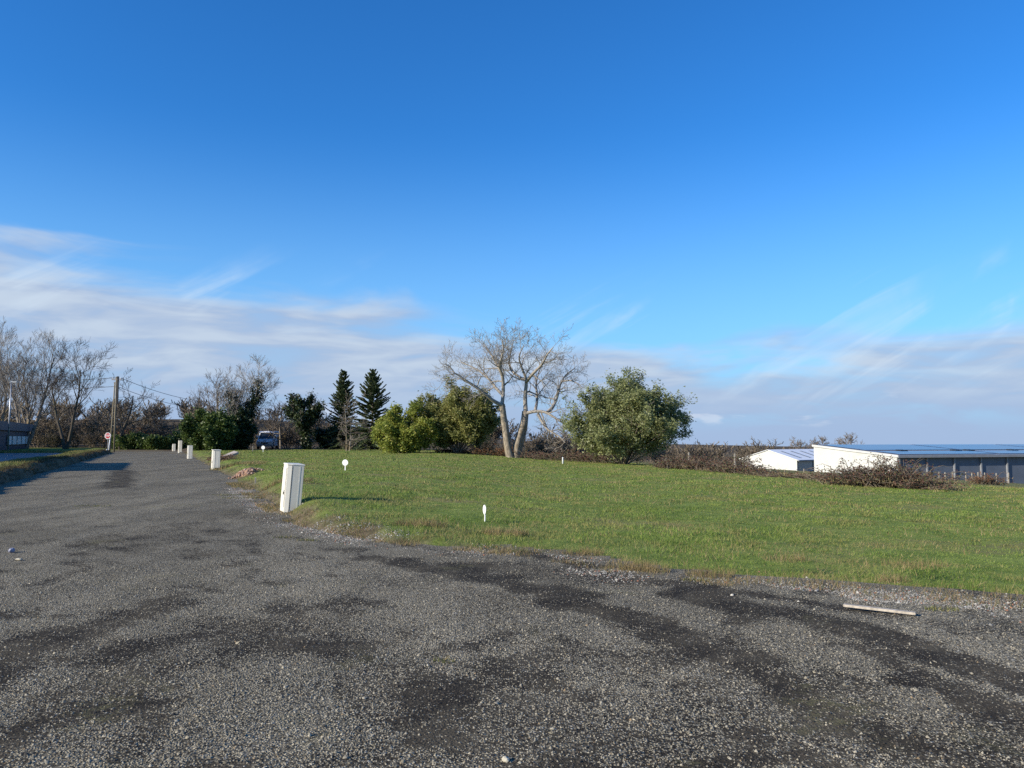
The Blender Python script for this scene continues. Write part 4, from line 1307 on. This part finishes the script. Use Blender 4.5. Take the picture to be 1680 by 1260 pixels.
# big hall with mono-pitch solar roof
hA = Vector((67.4, 135.0, 0)); hz0 = gz(hA.x, hA.y)
ang = math.atan2(0.259, 0.966)
hall = thing('industrial_hall', (hA.x, hA.y, -5.4), 'long industrial hall with dark blue front, white end wall and solar panel roof', 'building', rz=ang)
W_h, L_h = 22.7, 66.0
ze, zr = 4.0, 5.6              # eave and top above the hall's base
b0 = -2.0
mb = MB()
mb.v += [(-0.2, 0.0, b0), (-0.2, W_h, b0), (-0.2, W_h, zr), (-0.2, 0, ze), (0, 0.0, b0), (0, W_h, b0), (0, W_h, zr), (0, 0, ze)]
mb.f += [(0, 1, 2, 3), (7, 6, 5, 4), (0, 4, 5, 1), (1, 5, 6, 2), (2, 6, 7, 3), (3, 7, 4, 0)]
mb.build('end_wall', M_wallw, hall)
mb = MB()
mb.box(0.02, L_h, 0.25, 0.45, b0, ze - 0.02)
mb.box(0.02, L_h, W_h - 0.3, W_h - 0.1, b0, zr - 0.15)
mb.build('wall', M_slate, hall)
for i in range(12):
    x = 0.35 + i * 5.9
    MB().box(x - 0.12, x + 0.12, -0.06, 0.24, b0, ze - 0.25).build('column', M_grey, hall)


def slope_slab(x0, x1, y0, y1, lift, th):
    f = lambda y: ze + (zr - ze) * y / W_h + lift
    m = MB()
    m.v += [(x0, y0, f(y0) - th), (x1, y0, f(y0) - th), (x1, y1, f(y1) - th), (x0, y1, f(y1) - th), (x0, y0, f(y0)), (x1, y0, f(y0)), (x1, y1, f(y1)), (x0, y1, f(y1))]
    m.f += [(3, 2, 1, 0), (4, 5, 6, 7), (0, 1, 5, 4), (1, 2, 6, 5), (2, 3, 7, 6), (3, 0, 4, 7)]
    return m


roof = slope_slab(-0.35, L_h + 0.4, -0.5, W_h + 0.3, 0.18, 0.16).build('roof', M_grey, hall)
MB().box(-0.4, L_h + 0.4, -0.72, -0.52, ze - 0.28, ze + 0.16).build('gutter', M_grey, hall)
slope_slab(-0.42, -0.36, -0.5, W_h + 0.3, 0.22, 0.4).build('verge_trim', M_wallw, hall)
for (y0, y1) in ((0.6, 3.4), (3.55, 6.4), (9.2, 12.2), (12.35, 15.4), (15.55, 18.6), (18.75, 21.8)):
    for x0 in (1.0, 23.0, 45.0):
        slope_slab(x0, x0 + 21.0, y0, y1, 0.30, 0.06).build('solar_panel', M_solar, hall)
for x0 in (7, 19.5, 22.5, 33, 47):
    slope_slab(x0, x0 + 1.5, 7.0, 8.4, 0.42, 0.22).build('rooflight', M_black, hall)

# white gable shed behind it
sR, sL = Vector((64.6, 175.2, 0)), Vector((55.7, 187.2, 0))
sw = (sL - sR).length
ang = math.atan2(0.6, 0.8)
shed = thing('gable_shed', (sR.x, sR.y, -6.6), 'white low gabled shed with striped rooflights standing left behind the hall', 'building', rz=ang)
e_, a_ = 3.4, 5.55
gl = 34.0
mb = MB()
mb.v += [(0, 0, 0.75), (0, sw, 0.75), (0, sw, e_), (0, sw / 2, a_), (0, 0, e_), (0.2, 0, 0.75), (0.2, sw, 0.75), (0.2, sw, e_), (0.2, sw / 2, a_), (0.2, 0, e_)]
mb.f += [(0, 1, 2, 3, 4), (9, 8, 7, 6, 5)] + [(i, (i + 1) % 5, (i + 1) % 5 + 5, i + 5) for i in range(5)]
mb.build('gable_wall', M_wallw, shed)
MB().box(-0.04, 0.22, 0.02, sw - 0.02, -1.5, 0.74).build('plinth', M_brick, shed)
MB().box(-0.09, 0.0, 0.0, sw, 0.55, 0.76).build('plinth_trim', M_grey, shed)
MB().box(0.24, gl, 0.06, 0.26, -1.5, e_ - 0.05).build('side_wall', M_lgrey, shed)
MB().box(0.24, gl, sw - 0.26, sw - 0.06, -1.5, e_ - 0.05).build('side_wall', M_lgrey, shed)
for i in range(6):
    MB().box(0.4 + i * 6, 0.62 + i * 6, -0.06, 0.05, -1.5, e_ - 0.2).build('column', M_grey, shed)


def gable_slab(x0, x1, t0, t1, side, lift, th):
    """t from eave (0) to ridge (1)"""
    def p(x, t, z):
        y = (sw / 2) * t if side == 0 else sw - (sw / 2) * t
        return (x, y, e_ + (a_ - e_) * t + lift + z)
    m = MB()
    m.v += [p(x0, t0, -th), p(x1, t0, -th), p(x1, t1, -th), p(x0, t1, -th), p(x0, t0, 0), p(x1, t0, 0), p(x1, t1, 0), p(x0, t1, 0)]
    m.f += [(3, 2, 1, 0), (4, 5, 6, 7), (0, 1, 5, 4), (1, 2, 6, 5), (2, 3, 7, 6), (3, 0, 4, 7)]
    return m


for sd in (0, 1):
    ro = gable_slab(-0.3, gl + 0.3, -0.07, 0.998, sd, 0.16, 0.12).build('roof', M_roofw, shed)
    if sd == 0:
        for i in range(7):
            x0 = 2.5 + i * 3.9
            gable_slab(x0, x0 + 0.9, 0.12, 0.80, 0, 0.20, 0.03).build('rooflight', M_skylight, shed)
MB().box(-0.3, gl + 0.3, -0.75, -0.58, e_ - 0.22, e_ + 0.02).build('gutter', M_grey, shed)

# navy building parallel to the lane (mostly outside the frame to the left)
nv = thing('navy_building', (-39.3, 43.8, 0.3), 'low navy blue commercial building with a row of pale panels beside the asphalt yard', 'building', rz=math.atan2(RD[1], RD[0]))
# local x runs along the lane away from the camera, +y to the left
MB().box(0, 78, 0, 16, -0.3, 2.35).build('wall', M_navy, nv)
MB().box(-0.15, 78.3, -0.35, 16.2, 2.36, 3.45).build('fascia', M_navyroof, nv)
MB().box(-13.2, -0.05, 0.3, 16, -0.3, 5.95).build('tall_block', M_navy, nv)
MB().box(-13.35, 0.12, 0.15, 16.2, 5.96, 6.55).build('parapet', M_navyroof, nv)
for i in range(5):
    x0 = 58.8 + i * 3.75
    f_ = MB().box(x0 - 0.15, x0 + 3.55, -0.08, 0.0, 0.45, 1.75).build('panel_frame', M_black, nv)
    MB().box(x0 + 0.1, x0 + 3.1, -0.12, -0.085, 0.58, 1.65).build('pale_panel', M_panel, f_)
for i in range(8):
    x0 = 6 + i * 6.2
    f_ = MB().box(x0, x0 + 2.6, -0.07, 0.0, 0.8, 2.0).build('window_frame', M_grey, nv)
    MB().box(x0 + 0.1, x0 + 2.5, -0.09, -0.075, 0.9, 1.9).build('pane', M_glass, f_)
fn = thing('yard_fence', (*rp(73.5, -15.5), 0.3), 'grey metal rail fence at the end of the navy building', 'fence', rz=math.atan2(RD[1], RD[0]) + 0.35)
for i in range(4):
    MB().box(i * 1.7 - 0.05, i * 1.7 + 0.05, -0.05, 0.05, -0.2, 1.75).build('post', M_grey, fn)
for z in (0.55, 1.1, 1.65):
    MB().box(0, 5.1, -0.09, -0.055, z - 0.05, z + 0.05).build('rail', M_grey, fn)

# ------------------------------------------------------------------ street furniture
lb = at(13, 736, 92); lb.z = gz(lb.x, lb.y) - 0.02
lt = at(14.5, 627, 92).z - lb.z
lamp = thing('street_lamp', lb, 'tall thin grey street lamp in front of the navy building', 'street lamp')
MB().tube([(0, 0, 0), (0, 0, lt * 0.5), (0.05, 0, lt)], [0.10, 0.085, 0.06], 10).build('pole', M_lgrey, lamp, smooth=True)
MB().box(-0.16, 0.16, -0.16, 0.16, 0.0, 0.05).build('base_plate', M_lgrey, lamp)
hd = MB().box(0.0, 0.75, -0.12, 0.12, lt - 0.02, lt + 0.09).build('lamp_head', M_lgrey, lamp, bevel=0.03)
MB().box(0.25, 0.70, -0.08, 0.08, lt - 0.045, lt - 0.021).build('lens', M_signwhite, hd)

# twin-pole wooden line support
pb = gpt(187, 741.5); pb.z = gz(pb.x, pb.y) - 0.1
pt_ = at(186, 618, pb.y).z - pb.z
up = thing('utility_pole', pb, 'wooden twin-leg utility pole beside the stop sign', 'utility pole')
MB().tube([(0, 0, 0), (-0.02, 0, pt_ * 0.5), (-0.02, 0, pt_)], [0.10, 0.09, 0.08], 10).build('leg', M_pole, up, smooth=True)
MB().tube([(-0.62, 0.15, 0), (-0.36, 0.08, pt_ * 0.5), (-0.22, 0.02, pt_ * 0.93)], [0.095, 0.085, 0.07], 10).build('leg', M_pole, up, smooth=True)
for z in (0.36, 0.62, 0.86):
    MB().tube([(-0.60 + 0.4 * z, 0.1, pt_ * z), (0.05, 0.0, pt_ * z)], 0.025, 6).build('tie_bolt', M_grey, up)
MB().box(0.09, 0.27, -0.10, 0.10, pt_ * 0.64, pt_ * 1.005).build('cable_guard', M_black, up, bevel=0.03)
ca_ = MB().box(-0.6, 0.6, -0.05, 0.05, pt_ * 0.955, pt_ * 0.975).build('cross_arm', M_grey, up)
for x in (-0.5, 0.5):
    MB().tube([(x, 0, pt_ * 0.976), (x, 0, pt_ * 0.976 + 0.16)], [0.04, 0.03], 8).build('insulator', M_signwhite, ca_)

# second pole hidden among the trees and one beyond the left edge carry the wires on
def plain_pole(x, y, H, label):
    o = thing('utility_pole', (x, y, gz(x, y) - 0.1), label, 'utility pole')
    MB().tube([(0, 0, 0), (0, 0, H * 0.5), (0.02, 0, H)], [0.16, 0.14, 0.11], 10).build('leg', M_pole, o, smooth=True)
    MB().box(-0.5, 0.5, -0.05, 0.05, H - 0.5, H - 0.4).build('cross_arm', M_grey, o)
    return Vector((x, y, gz(x, y) - 0.1 + H))


p2 = plain_pole(-52.0, 152.0, 8.4, 'single wooden pole half hidden in the wood, carrying the wires on')
p0 = plain_pole(-112.0, 92.0, 9.4, 'single wooden pole standing off beyond the navy building')
p1 = pb + Vector((0, 0, pt_ - 0.3))


def wire(a, b, sag, label, grp):
    pts = []
    for i in range(25):
        t = i / 24
        q = a.lerp(b, t); q.z -= sag * 4 * t * (1 - t); pts.append(q)
    o = MB().tube(pts, 0.03, 5).build('overhead_wire', M_wire)
    tag(o, label, 'wire', grp)


wire(p1 + Vector((0.5, 0, 0.14)), p2, 1.6, 'upper overhead wire from the twin-leg pole into the wood', 'overhead wires')
wire(p1 + Vector((0.1, 0, -0.9)), p2 + Vector((0, 0, -0.8)), 1.8, 'lower overhead wire from the twin-leg pole into the wood', 'overhead wires')
wire(p1 + Vector((-0.5, 0, 0.14)), p0, 1.2, 'upper overhead wire from the twin-leg pole towards the navy building', 'overhead wires')
wire(p1 + Vector((-0.1, 0, -0.9)), p0 + Vector((0, 0, -0.8)), 1.3, 'lower overhead wire from the twin-leg pole towards the navy building', 'overhead wires')

# stop sign
Ys = 86.0
sb = at(176, 739, Ys); sb.z = gz(sb.x, sb.y) - 0.05
szc = at(175, 715, Ys).z - sb.z
stop = thing('stop_sign', sb, 'red octagonal stop sign on a post beside the wooden utility pole', 'sign', rz=R(-6))
MB().tube([(0, 0.05, 0), (0, 0.05, szc + 0.3)], 0.035, 8).build('post', M_lgrey, stop)


def octa(r, y0, y1):
    m = MB(); n = 8
    P8 = [(r * math.cos(R(22.5 + 45 * i)), r * math.sin(R(22.5 + 45 * i))) for i in range(8)]
    m.v += [(x, y0, szc + z) for x, z in P8] + [(x, y1, szc + z) for x, z in P8]
    m.f += [tuple(range(8)), tuple(range(15, 7, -1))] + [(i, (i + 1) % 8, (i + 1) % 8 + 8, i + 8) for i in range(8)]
    return m


octa(0.38, -0.02, 0.01).build('border', M_signwhite, stop)
face = octa(0.315, -0.028, -0.021).build('face', M_signred, stop)
cu = bpy.data.curves.new('lettering', 'FONT')
cu.body = 'STOP'; cu.align_x = 'CENTER'; cu.align_y = 'CENTER'; cu.size = 0.24; cu.extrude = 0.003; cu.offset = 0.006
to = bpy.data.objects.new('tmp', cu)
COL.objects.link(to)
dg = bpy.context.evaluated_depsgraph_get()
me = bpy.data.meshes.new_from_object(to.evaluated_get(dg))
bpy.data.objects.remove(to)
me.materials.clear(); me.materials.append(M_signwhite)
lo = bpy.data.objects.new('lettering', me)
link(lo, face)
lo.location = (0, -0.033, szc)
lo.rotation_euler = (math.pi / 2, 0, 0)
lo.scale = (0.92, 1.25, 1)
for dx in (-0.05, 0.32):
    q = sb + Vector((dx, -0.7, 0)); q.z = gz(q.x, q.y)
    o = thing('marker_post', (q.x, q.y, q.z - 0.02), 'short white marker post at the foot of the stop sign', 'post', 'white marker posts at the stop sign')
    MB().tube([(0, 0, 0), (0, 0, 0.48), (0, 0, 0.54)], [0.09, 0.09, 0.05], 10).build('shaft', M_white, o, smooth=False)
    MB().tube([(0, 0, 0.40), (0, 0, 0.45)], 0.093, 10).build('band', M_grey, o)
o = thing('marker_post', (sb.x + 0.32, sb.y - 0.35, gz(sb.x + 0.3, sb.y - 0.35) - 0.02), 'tall thin white marker tube between the stop sign and the utility pole', 'post')
MB().tube([(0, 0, 0), (0.05, 0, 0.9), (0.12, 0, 1.75)], 0.055, 10).build('shaft', M_white, o, smooth=True)
MB().tube([(0.1, 0, 1.6), (0.112, 0, 1.68)], 0.06, 10).build('band', M_grey, o)


# utility cabinets
def cabinet(xpx, ypx, hpx, label, lean=0.0, gap=False, z=None, rz_add=0.0, wide=1.0, cap=False):
    zb = 0.0
    for _ in range(40):
        g_ = gpt(xpx, ypx, zb)
        zb += 0.2 * (max(gz(g_.x, g_.y), float(road_z(np.array([g_.x]), np.array([g_.y]))[0])) - zb)
    H = hpx / FPX * g_.y
    root = thing('utility_cabinet', (g_.x, g_.y, zb - 0.03), label, 'utility cabinet', 'utility cabinets along the lane', rz=math.atan2(-math.sin(R(30)), -math.cos(R(30))) + math.pi / 2 + rz_add)
    # local -y is the door side; the flanks splay towards the back
    root.rotation_euler = (0, 0, R(-60) + rz_add)
    root.rotation_euler.rotate_axis('X', 0.0)
    wf, wk, dp = 0.19 * wide, 0.30 * wide, 0.34
    z0 = 0.0 if not gap else 0.13
    front = [(-wf, -dp * 0.5), (wf, -dp * 0.5), (wf + 0.045, -dp * 0.22), (-wf - 0.045, -dp * 0.22)]
    MB().prism([(-wf - 0.045, -dp * 0.215), (wf + 0.045, -dp * 0.215), (wk, dp * 0.5), (-wk, dp * 0.5)], z0, H - 0.025).build('shell', M_cream2, root, bevel=0.008)
    fr = MB().prism(front, 0.0, H - 0.03).build('door_frame', M_cream, root, bevel=0.008)
    MB().box(-wf + 0.03, wf - 0.03, -dp * 0.5 - 0.012, -dp * 0.5 - 0.001, 0.10, H - 0.09).build('door', M_cream, root, bevel=0.004)
    MB().box(wf * 0.4, wf * 0.62, -dp * 0.5 - 0.028, -dp * 0.5 - 0.013, H * 0.36, H * 0.42).build('lock', M_black, root)
    MB().box(wf * 0.30, wf * 0.72, -dp * 0.5 - 0.020, -dp * 0.5 - 0.013, H * 0.44, H * 0.455).build('label_plate', M_lgrey, root)
    for sgn in (-1, 1):
        # vertical rib and dark joint on each flank
        p_a = Vector((sgn * (wf + 0.045), -dp * 0.215, 0)); p_b = Vector((sgn * wk, dp * 0.5, 0))
        dv = (p_b - p_a).normalized(); nv_ = Vector((dv.y * sgn, -dv.x * sgn, 0))
        for t_, w_, o_, m_, nm in ((0.03, 0.004, 0.002, M_seam, 'joint'), (0.66, 0.012, 0.004, M_cream, 'rib')):
            c_ = p_a + (p_b - p_a) * t_
            poly = [c_ - dv * w_ + nv_ * 0.001, c_ + dv * w_ + nv_ * 0.001, c_ + dv * w_ + nv_ * o_, c_ - dv * w_ + nv_ * o_]
            MB().prism([(q.x, q.y) for q in poly], z0 + 0.03, H - 0.05).build(nm, m_, root)
    ov = 0.012 if not cap else 0.035
    lid = [(-wf - ov, -dp * 0.5 - ov), (wf + ov, -dp * 0.5 - ov), (wf + 0.045 + ov, -dp * 0.22), (wk + ov, dp * 0.5 + ov), (-wk - ov, dp * 0.5 + ov), (-wf - 0.045 - ov, -dp * 0.22)]
    MB().prism(lid, H - 0.028, H, top=[(x * 0.97, y * 0.97) for x, y in lid]).build('lid', M_cream, root, bevel=0.006)
    if gap:
        for sx in (-1, 1):
            MB().box(sx * (wk - 0.05) - 0.02, sx * (wk - 0.05) + 0.02, dp * 0.36, dp * 0.46, 0, z0 - 0.002).build('foot', M_cream, root)
    # lean of the whole cabinet, towards the field
    root.rotation_mode = 'QUATERNION'
    q0 = Matrix.Rotation(lean, 3, 'Y') @ Matrix.Rotation(R(-60) + rz_add, 3, 'Z')
    root.rotation_quaternion = q0.to_quaternion()
    return root


cabinet(475, 837, 78, 'largest cream plastic utility cabinet, leaning, at the grass corner of the lane', R(4.0), wide=0.88)
cabinet(353, 770.5, 33.5, 'cream utility cabinet on short feet beside the stone slab on the bank', R(1.5), gap=True, cap=True, wide=1.05)
cabinet(311, 752.5, 22, 'plain cream utility cabinet third along the lane from the leaning cabinet', R(0.8), wide=1.0)
cabinet(295, 743.0, 20.5, 'tall white utility cabinet on feet near the far end of the lane', R(0.5), gap=True, wide=1.15)
cabinet(285, 740.0, 12, 'smallest utility cabinet with rounded top at the far end of the lane', 0, wide=1.1)


# disc-headed plot markers
def marker(xpx, ypx, topx, dia_px, turn, label, zg, tilt=0.0):
    g_ = gpt(xpx, ypx, zg)
    zb = gz(g_.x, g_.y)
    k = g_.y / FPX
    rd = dia_px / 2 * k
    H = (ypx - topx) * k
    root = thing('plot_marker', (g_.x, g_.y, zb), label, 'marker', 'white disc-headed plot markers', rz=turn)
    root.rotation_euler = (0, tilt, turn)
    m = MB(); n = 28
    zc = H - rd
    m.v += [(rd * math.cos(2 * math.pi * i / n), -0.004, zc + rd * math.sin(2 * math.pi * i / n)) for i in range(n)] + [(rd * math.cos(2 * math.pi * i / n), 0.004, zc + rd * math.sin(2 * math.pi * i / n)) for i in range(n)]
    m.f += [tuple(range(n)), tuple(range(2 * n - 1, n - 1, -1))] + [(i, (i + 1) % n, (i + 1) % n + n, i + n) for i in range(n)]
    m.build('disc', M_white, root)
    MB().prism([(-0.02, 0.005), (0.02, 0.005), (0.02, 0.025), (-0.02, 0.025)], -0.1, zc + rd * 0.4, top=[(-0.016, 0.005), (0.016, 0.005), (0.016, 0.02), (-0.016, 0.02)]).build('stake', M_white, root)


marker(566, 776, 758, 10, R(-10), 'white disc marker on a stake standing in mid field, facing the lane', 0.25)
marker(794.5, 851, 824, 15.5, R(-70), 'white disc marker turned edge-on near the gravel edge', 0.05, R(3))
marker(431.5, 742, 731.5, 6, R(-5), 'small white disc marker at the field edge before the white van', 0.32)


# stakes, posts
def stake(xpx, ybot, ytop, zg, wpx, label, m_=M_post, name='stake', cat_='stake', tilt=0.0, grp=None, Y=None):
    g_ = gpt(xpx, ybot, zg) if Y is None else at(xpx, ybot, Y)
    zb = gz(g_.x, g_.y)
    k = g_.y / FPX
    H = at(xpx, ytop, g_.y).z - zb
    w_ = max(0.02, wpx * k / 2)
    m = MB().prism([(-w_, -w_), (w_, -w_), (w_, w_), (-w_, w_)], -0.2, H - w_, top=[(-w_ * 0.95, -w_ * 0.95), (w_ * 0.95, -w_ * 0.95), (w_ * 0.95, w_ * 0.95), (-w_ * 0.95, w_ * 0.95)])
    m.prism([(-w_, -w_), (w_, -w_), (w_, w_), (-w_, w_)], H - w_, H, top=[(-w_ * 0.4, -w_ * 0.4), (w_ * 0.4, -w_ * 0.4), (w_ * 0.4, w_ * 0.4), (-w_ * 0.4, w_ * 0.4)])
    o = m.build(name, m_)
    o.location = (g_.x, g_.y, zb)
    o.rotation_euler = (0, tilt, random.Random(int(xpx)).uniform(0, 0.6))
    tag(o, label, cat_, grp)


stake(419, 794, 783, 0.05, 2.2, 'short pale wooden peg beside the reddish rubble heap', M_wood_w)
stake(923.5, 760, 750, -0.15, 1.8, 'thin white stake in the grass between the two big trees', M_white)
stake(414.5, 741, 732, 0.32, 1.5, 'thin pale stake at the field edge before the shaded bush', M_post)
for xp, yt, Yp, lb_, tl in [(1206, 744, 43.5, 'weathered fence post in the brambles nearest the white shed', 0), (1130, 742, 49.5, 'pale fence post showing through the foot of the wind-swept tree', 0.03), (1088, 750, 51.0, 'leaning fence post by the stems of the wind-swept tree', 0.35)]:
    stake(xp, 775, yt, 0, 2.2, lb_, M_post, 'fence_post', 'fence post', tl, Y=Yp)
for i, (xp, yt) in enumerate([(1264, 768), (1288, 770), (1319, 769), (1349, 769), (1369, 770)]):
    stake(xp, 780, yt, 0, 1.3, 'slim fence post rising from the grass before the white shed and end wall', M_post, 'fence_post', 'fence post', 0.0, 'slim fence posts before the white shed', Y=46 + i * 0.3 - i)
for i, xp in enumerate([1527, 1541, 1551, 1563, 1585, 1595, 1605, 1616, 1635, 1655]):
    stake(xp, 786, 773 + (i % 3) * 0.6 + i * 0.25, 0, 1.6, 'slim pale fence post below the dark blue hall front', M_post, 'fence_post', 'fence post', 0.0, 'fence posts before the dark blue hall', Y=100)

# plank on the gravel
A, B = gpt(1384, 999), gpt(1503, 1012)
pl_c = (A + B) / 2
pl_L = (B - A).length
plank = MB().box(-pl_L / 2, pl_L / 2, -0.030, 0.030, 0, 0.022).build('wooden_plank', M_wood_w, bevel=0.003)
plank.location = (pl_c.x, pl_c.y, 0.022)
plank.rotation_euler = (0, 0.01, math.atan2(B.y - A.y, B.x - A.x))
tag(plank, 'weathered grey wooden batten lying on the gravel', 'plank')


# stones and litter
def lump(name, loc, s, mat_, seed, label, cat_, sc3=(1, 1, 0.7)):
    bm = bmesh.new()
    bmesh.ops.create_icosphere(bm, subdivisions=2, radius=s)
    r = random.Random(seed)
    for v in bm.verts:
        v.co *= 1 + 0.22 * math.sin(v.co.x / s * 3 + seed) * math.cos(v.co.y / s * 2.7 + seed * 2) + r.uniform(-0.06, 0.06)
        v.co.x *= sc3[0]; v.co.y *= sc3[1]; v.co.z *= sc3[2]
    me = bpy.data.meshes.new(name); bm.to_mesh(me); bm.free()
    me.materials.append(mat_)
    o = link(bpy.data.objects.new(name, me))
    o.location = loc
    tag(o, label, cat_)


M_peb = simple('pale_pebble', (0.48, 0.44, 0.34), 0.85, 0.12, 20.0, 0.2)
g_ = gpt(830, 1250); lump('pebble', (g_.x, g_.y, 0.012), 0.020, M_peb, 3, 'pale ochre stone lying on the gravel in the near foreground', 'stone')
g_ = gpt(702, 1093); lump('pebble', (g_.x, g_.y, 0.006), 0.010, M_peb, 5, 'small bright white pebble in the middle of the gravel', 'stone')
g_ = gpt(609, 1198); lump('pebble', (g_.x, g_.y, 0.005), 0.008, M_peb, 6, 'tiny white pebble on the dark gravel', 'stone')
g_ = gpt(19, 906); lump('litter_scrap', (g_.x, g_.y, 0.024), 0.042, M_litter, 8, 'crumpled blue grey scrap of litter on the gravel', 'litter', (0.9, 1, 1.0))
g_ = gpt(31, 919); lump('pebble', (g_.x, g_.y, 0.012), 0.035, M_peb, 9, 'flat pale stone beside the scrap of litter', 'stone', (1.4, 0.7, 0.4))
g_ = gpt(497, 841, 0.0); lump('pebble', (g_.x, g_.y, max(gz(g_.x, g_.y), 0.0) + 0.01), 0.035, M_peb, 11, 'pale stone lying at the foot of the leaning cabinet', 'stone')
g_ = gpt(1095, 767, -0.3); lump('plastic_scrap', (g_.x, g_.y, gz(g_.x, g_.y) + 0.05), 0.10, M_white, 12, 'white plastic scrap in the grass below the brambles', 'litter', (1.3, 1, 0.7))
g_ = gpt(1522, 797, -0.35); lump('plastic_scrap', (g_.x, g_.y, gz(g_.x, g_.y) + 0.04), 0.07, M_white, 13, 'white scrap in the grass at the end of the tall brambles', 'litter', (1.5, 1, 0.6))

# reddish rubble heap and stone slab on the verge
g_ = gpt(404, 780, 0.12)
hz_h = gz(g_.x, g_.y)
heap = thing('rubble_heap', (g_.x, g_.y, hz_h), 'heap of reddish broken brick and earth at the foot of the verge', 'rubble')
r = np.random.default_rng(12)
m = MB(); nn = 14
ring = [[(math.cos(6.283 * i / nn) * q * 0.5 * (1 + 0.2 * math.sin(i * 2.1)), math.sin(6.283 * i / nn) * q * 0.5, 0) for i in range(nn)] for q in (1.0, 0.7, 0.35)]
for q, hh in zip(ring, (-0.12, 0.10, 0.22)):
    m.v += [(x, y, hh + 0.04 * math.sin(x * 9) + (gz(g_.x + x, g_.y + y) - hz_h)) for x, y, _ in q]
for k in range(2):
    m.f += [(k * nn + i, k * nn + (i + 1) % nn, (k + 1) * nn + (i + 1) % nn, (k + 1) * nn + i) for i in range(nn)]
m.f += [tuple(2 * nn + i for i in range(nn))]
m.build('mound', simple('reddish_earth', (0.30, 0.185, 0.125), 0.95, 0.25, 5.0, 0.1, bstr=0.4), heap)
n = 150
xx, yy = r.normal(0, 0.30, n), r.normal(-0.05, 0.26, n)
zz = np.array([gz(g_.x + a, g_.y + b_) for a, b_ in zip(xx, yy)]) - hz_h + 0.24 * np.exp(-(xx ** 2 + yy ** 2) / 0.2)
stones('broken_brick', np.stack([xx, yy, zz], 1), r.uniform(0.03, 0.09, n), M_red, 14, parent=heap, whole=True)
g_ = gpt(372, 757, 0.15)
slab = MB().box(-0.75, 0.75, -0.25, 0.25, 0, 0.14).build('stone_slab', M_conc, bevel=0.02)
slab.location = (g_.x, g_.y, gz(g_.x, g_.y) + 0.1)
slab.rotation_euler = (0.15, -0.35, R(52))
tag(slab, 'pinkish concrete slab tipped on the bank behind the cabinet on feet', 'slab')

# white van under the trees
M_vanw = simple('van_paint', (0.80, 0.81, 0.82), 0.4, 0.04, 1.0, 0.5)
vb = at(434, 738, 98); vb.z = gz(vb.x, vb.y)
van = thing('delivery_van', vb, 'white delivery van parked in the shade under the trees', 'van', rz=R(8))
# local -y is the front of the van
prof = [(-0.2, 0.35), (-0.25, 0.85), (0.0, 1.12), (0.75, 1.25), (1.5, 2.12), (1.9, 2.3), (5.2, 2.32), (5.3, 0.35)]
m = MB(); n = len(prof)
m.v += [(-0.98, y, z) for y, z in prof] + [(0.98, y, z) for y, z in prof]
m.f += [tuple(range(n)), tuple(range(2 * n - 1, n - 1, -1))] + [(i, (i + 1) % n, (i + 1) % n + n, i + n) for i in range(n)]
m.build('body', M_vanw, van, bevel=0.05)
m = MB()
m.v += [(-0.86, 0.80, 1.34), (0.86, 0.80, 1.34), (0.78, 1.45, 2.09), (-0.78, 1.45, 2.09)]
m.v += [(x, y - 0.02, z + 0.02) for x, y, z in m.v[:4]]
m.f += [(3, 2, 1, 0), (4, 5, 6, 7), (0, 1, 5, 4), (1, 2, 6, 5), (2, 3, 7, 6), (3, 0, 4, 7)]
m.build('windscreen', M_glass, van)
MB().box(-0.95, 0.95, -0.36, -0.2, 0.33, 0.62).build('bumper', M_grey, van, bevel=0.03)
MB().box(-0.45, 0.45, -0.285, -0.24, 0.68, 0.84).build('grille', M_black, van)
for sx in (-1, 1):
    MB().box(sx * 0.72 - 0.16, sx * 0.72 + 0.16, -0.27, -0.19, 0.72, 0.95).build('headlight', M_lgrey, van, bevel=0.02)
    mr = MB().box(sx * 1.13 - 0.1, sx * 1.13 + 0.1, 0.85, 1.0, 1.35, 1.75).build('mirror', M_white, van, bevel=0.03)
    for wy in (0.55, 4.2):
        w_ = MB().tube([(sx * 0.78, wy, 0.33), (sx * 1.0, wy, 0.33)], 0.34, 18).build('wheel', M_rubber, van)
        MB().tube([(sx * 1.0, wy, 0.33), (sx * 1.015, wy, 0.33)], 0.2, 14).build('rim', M_lgrey, w_)
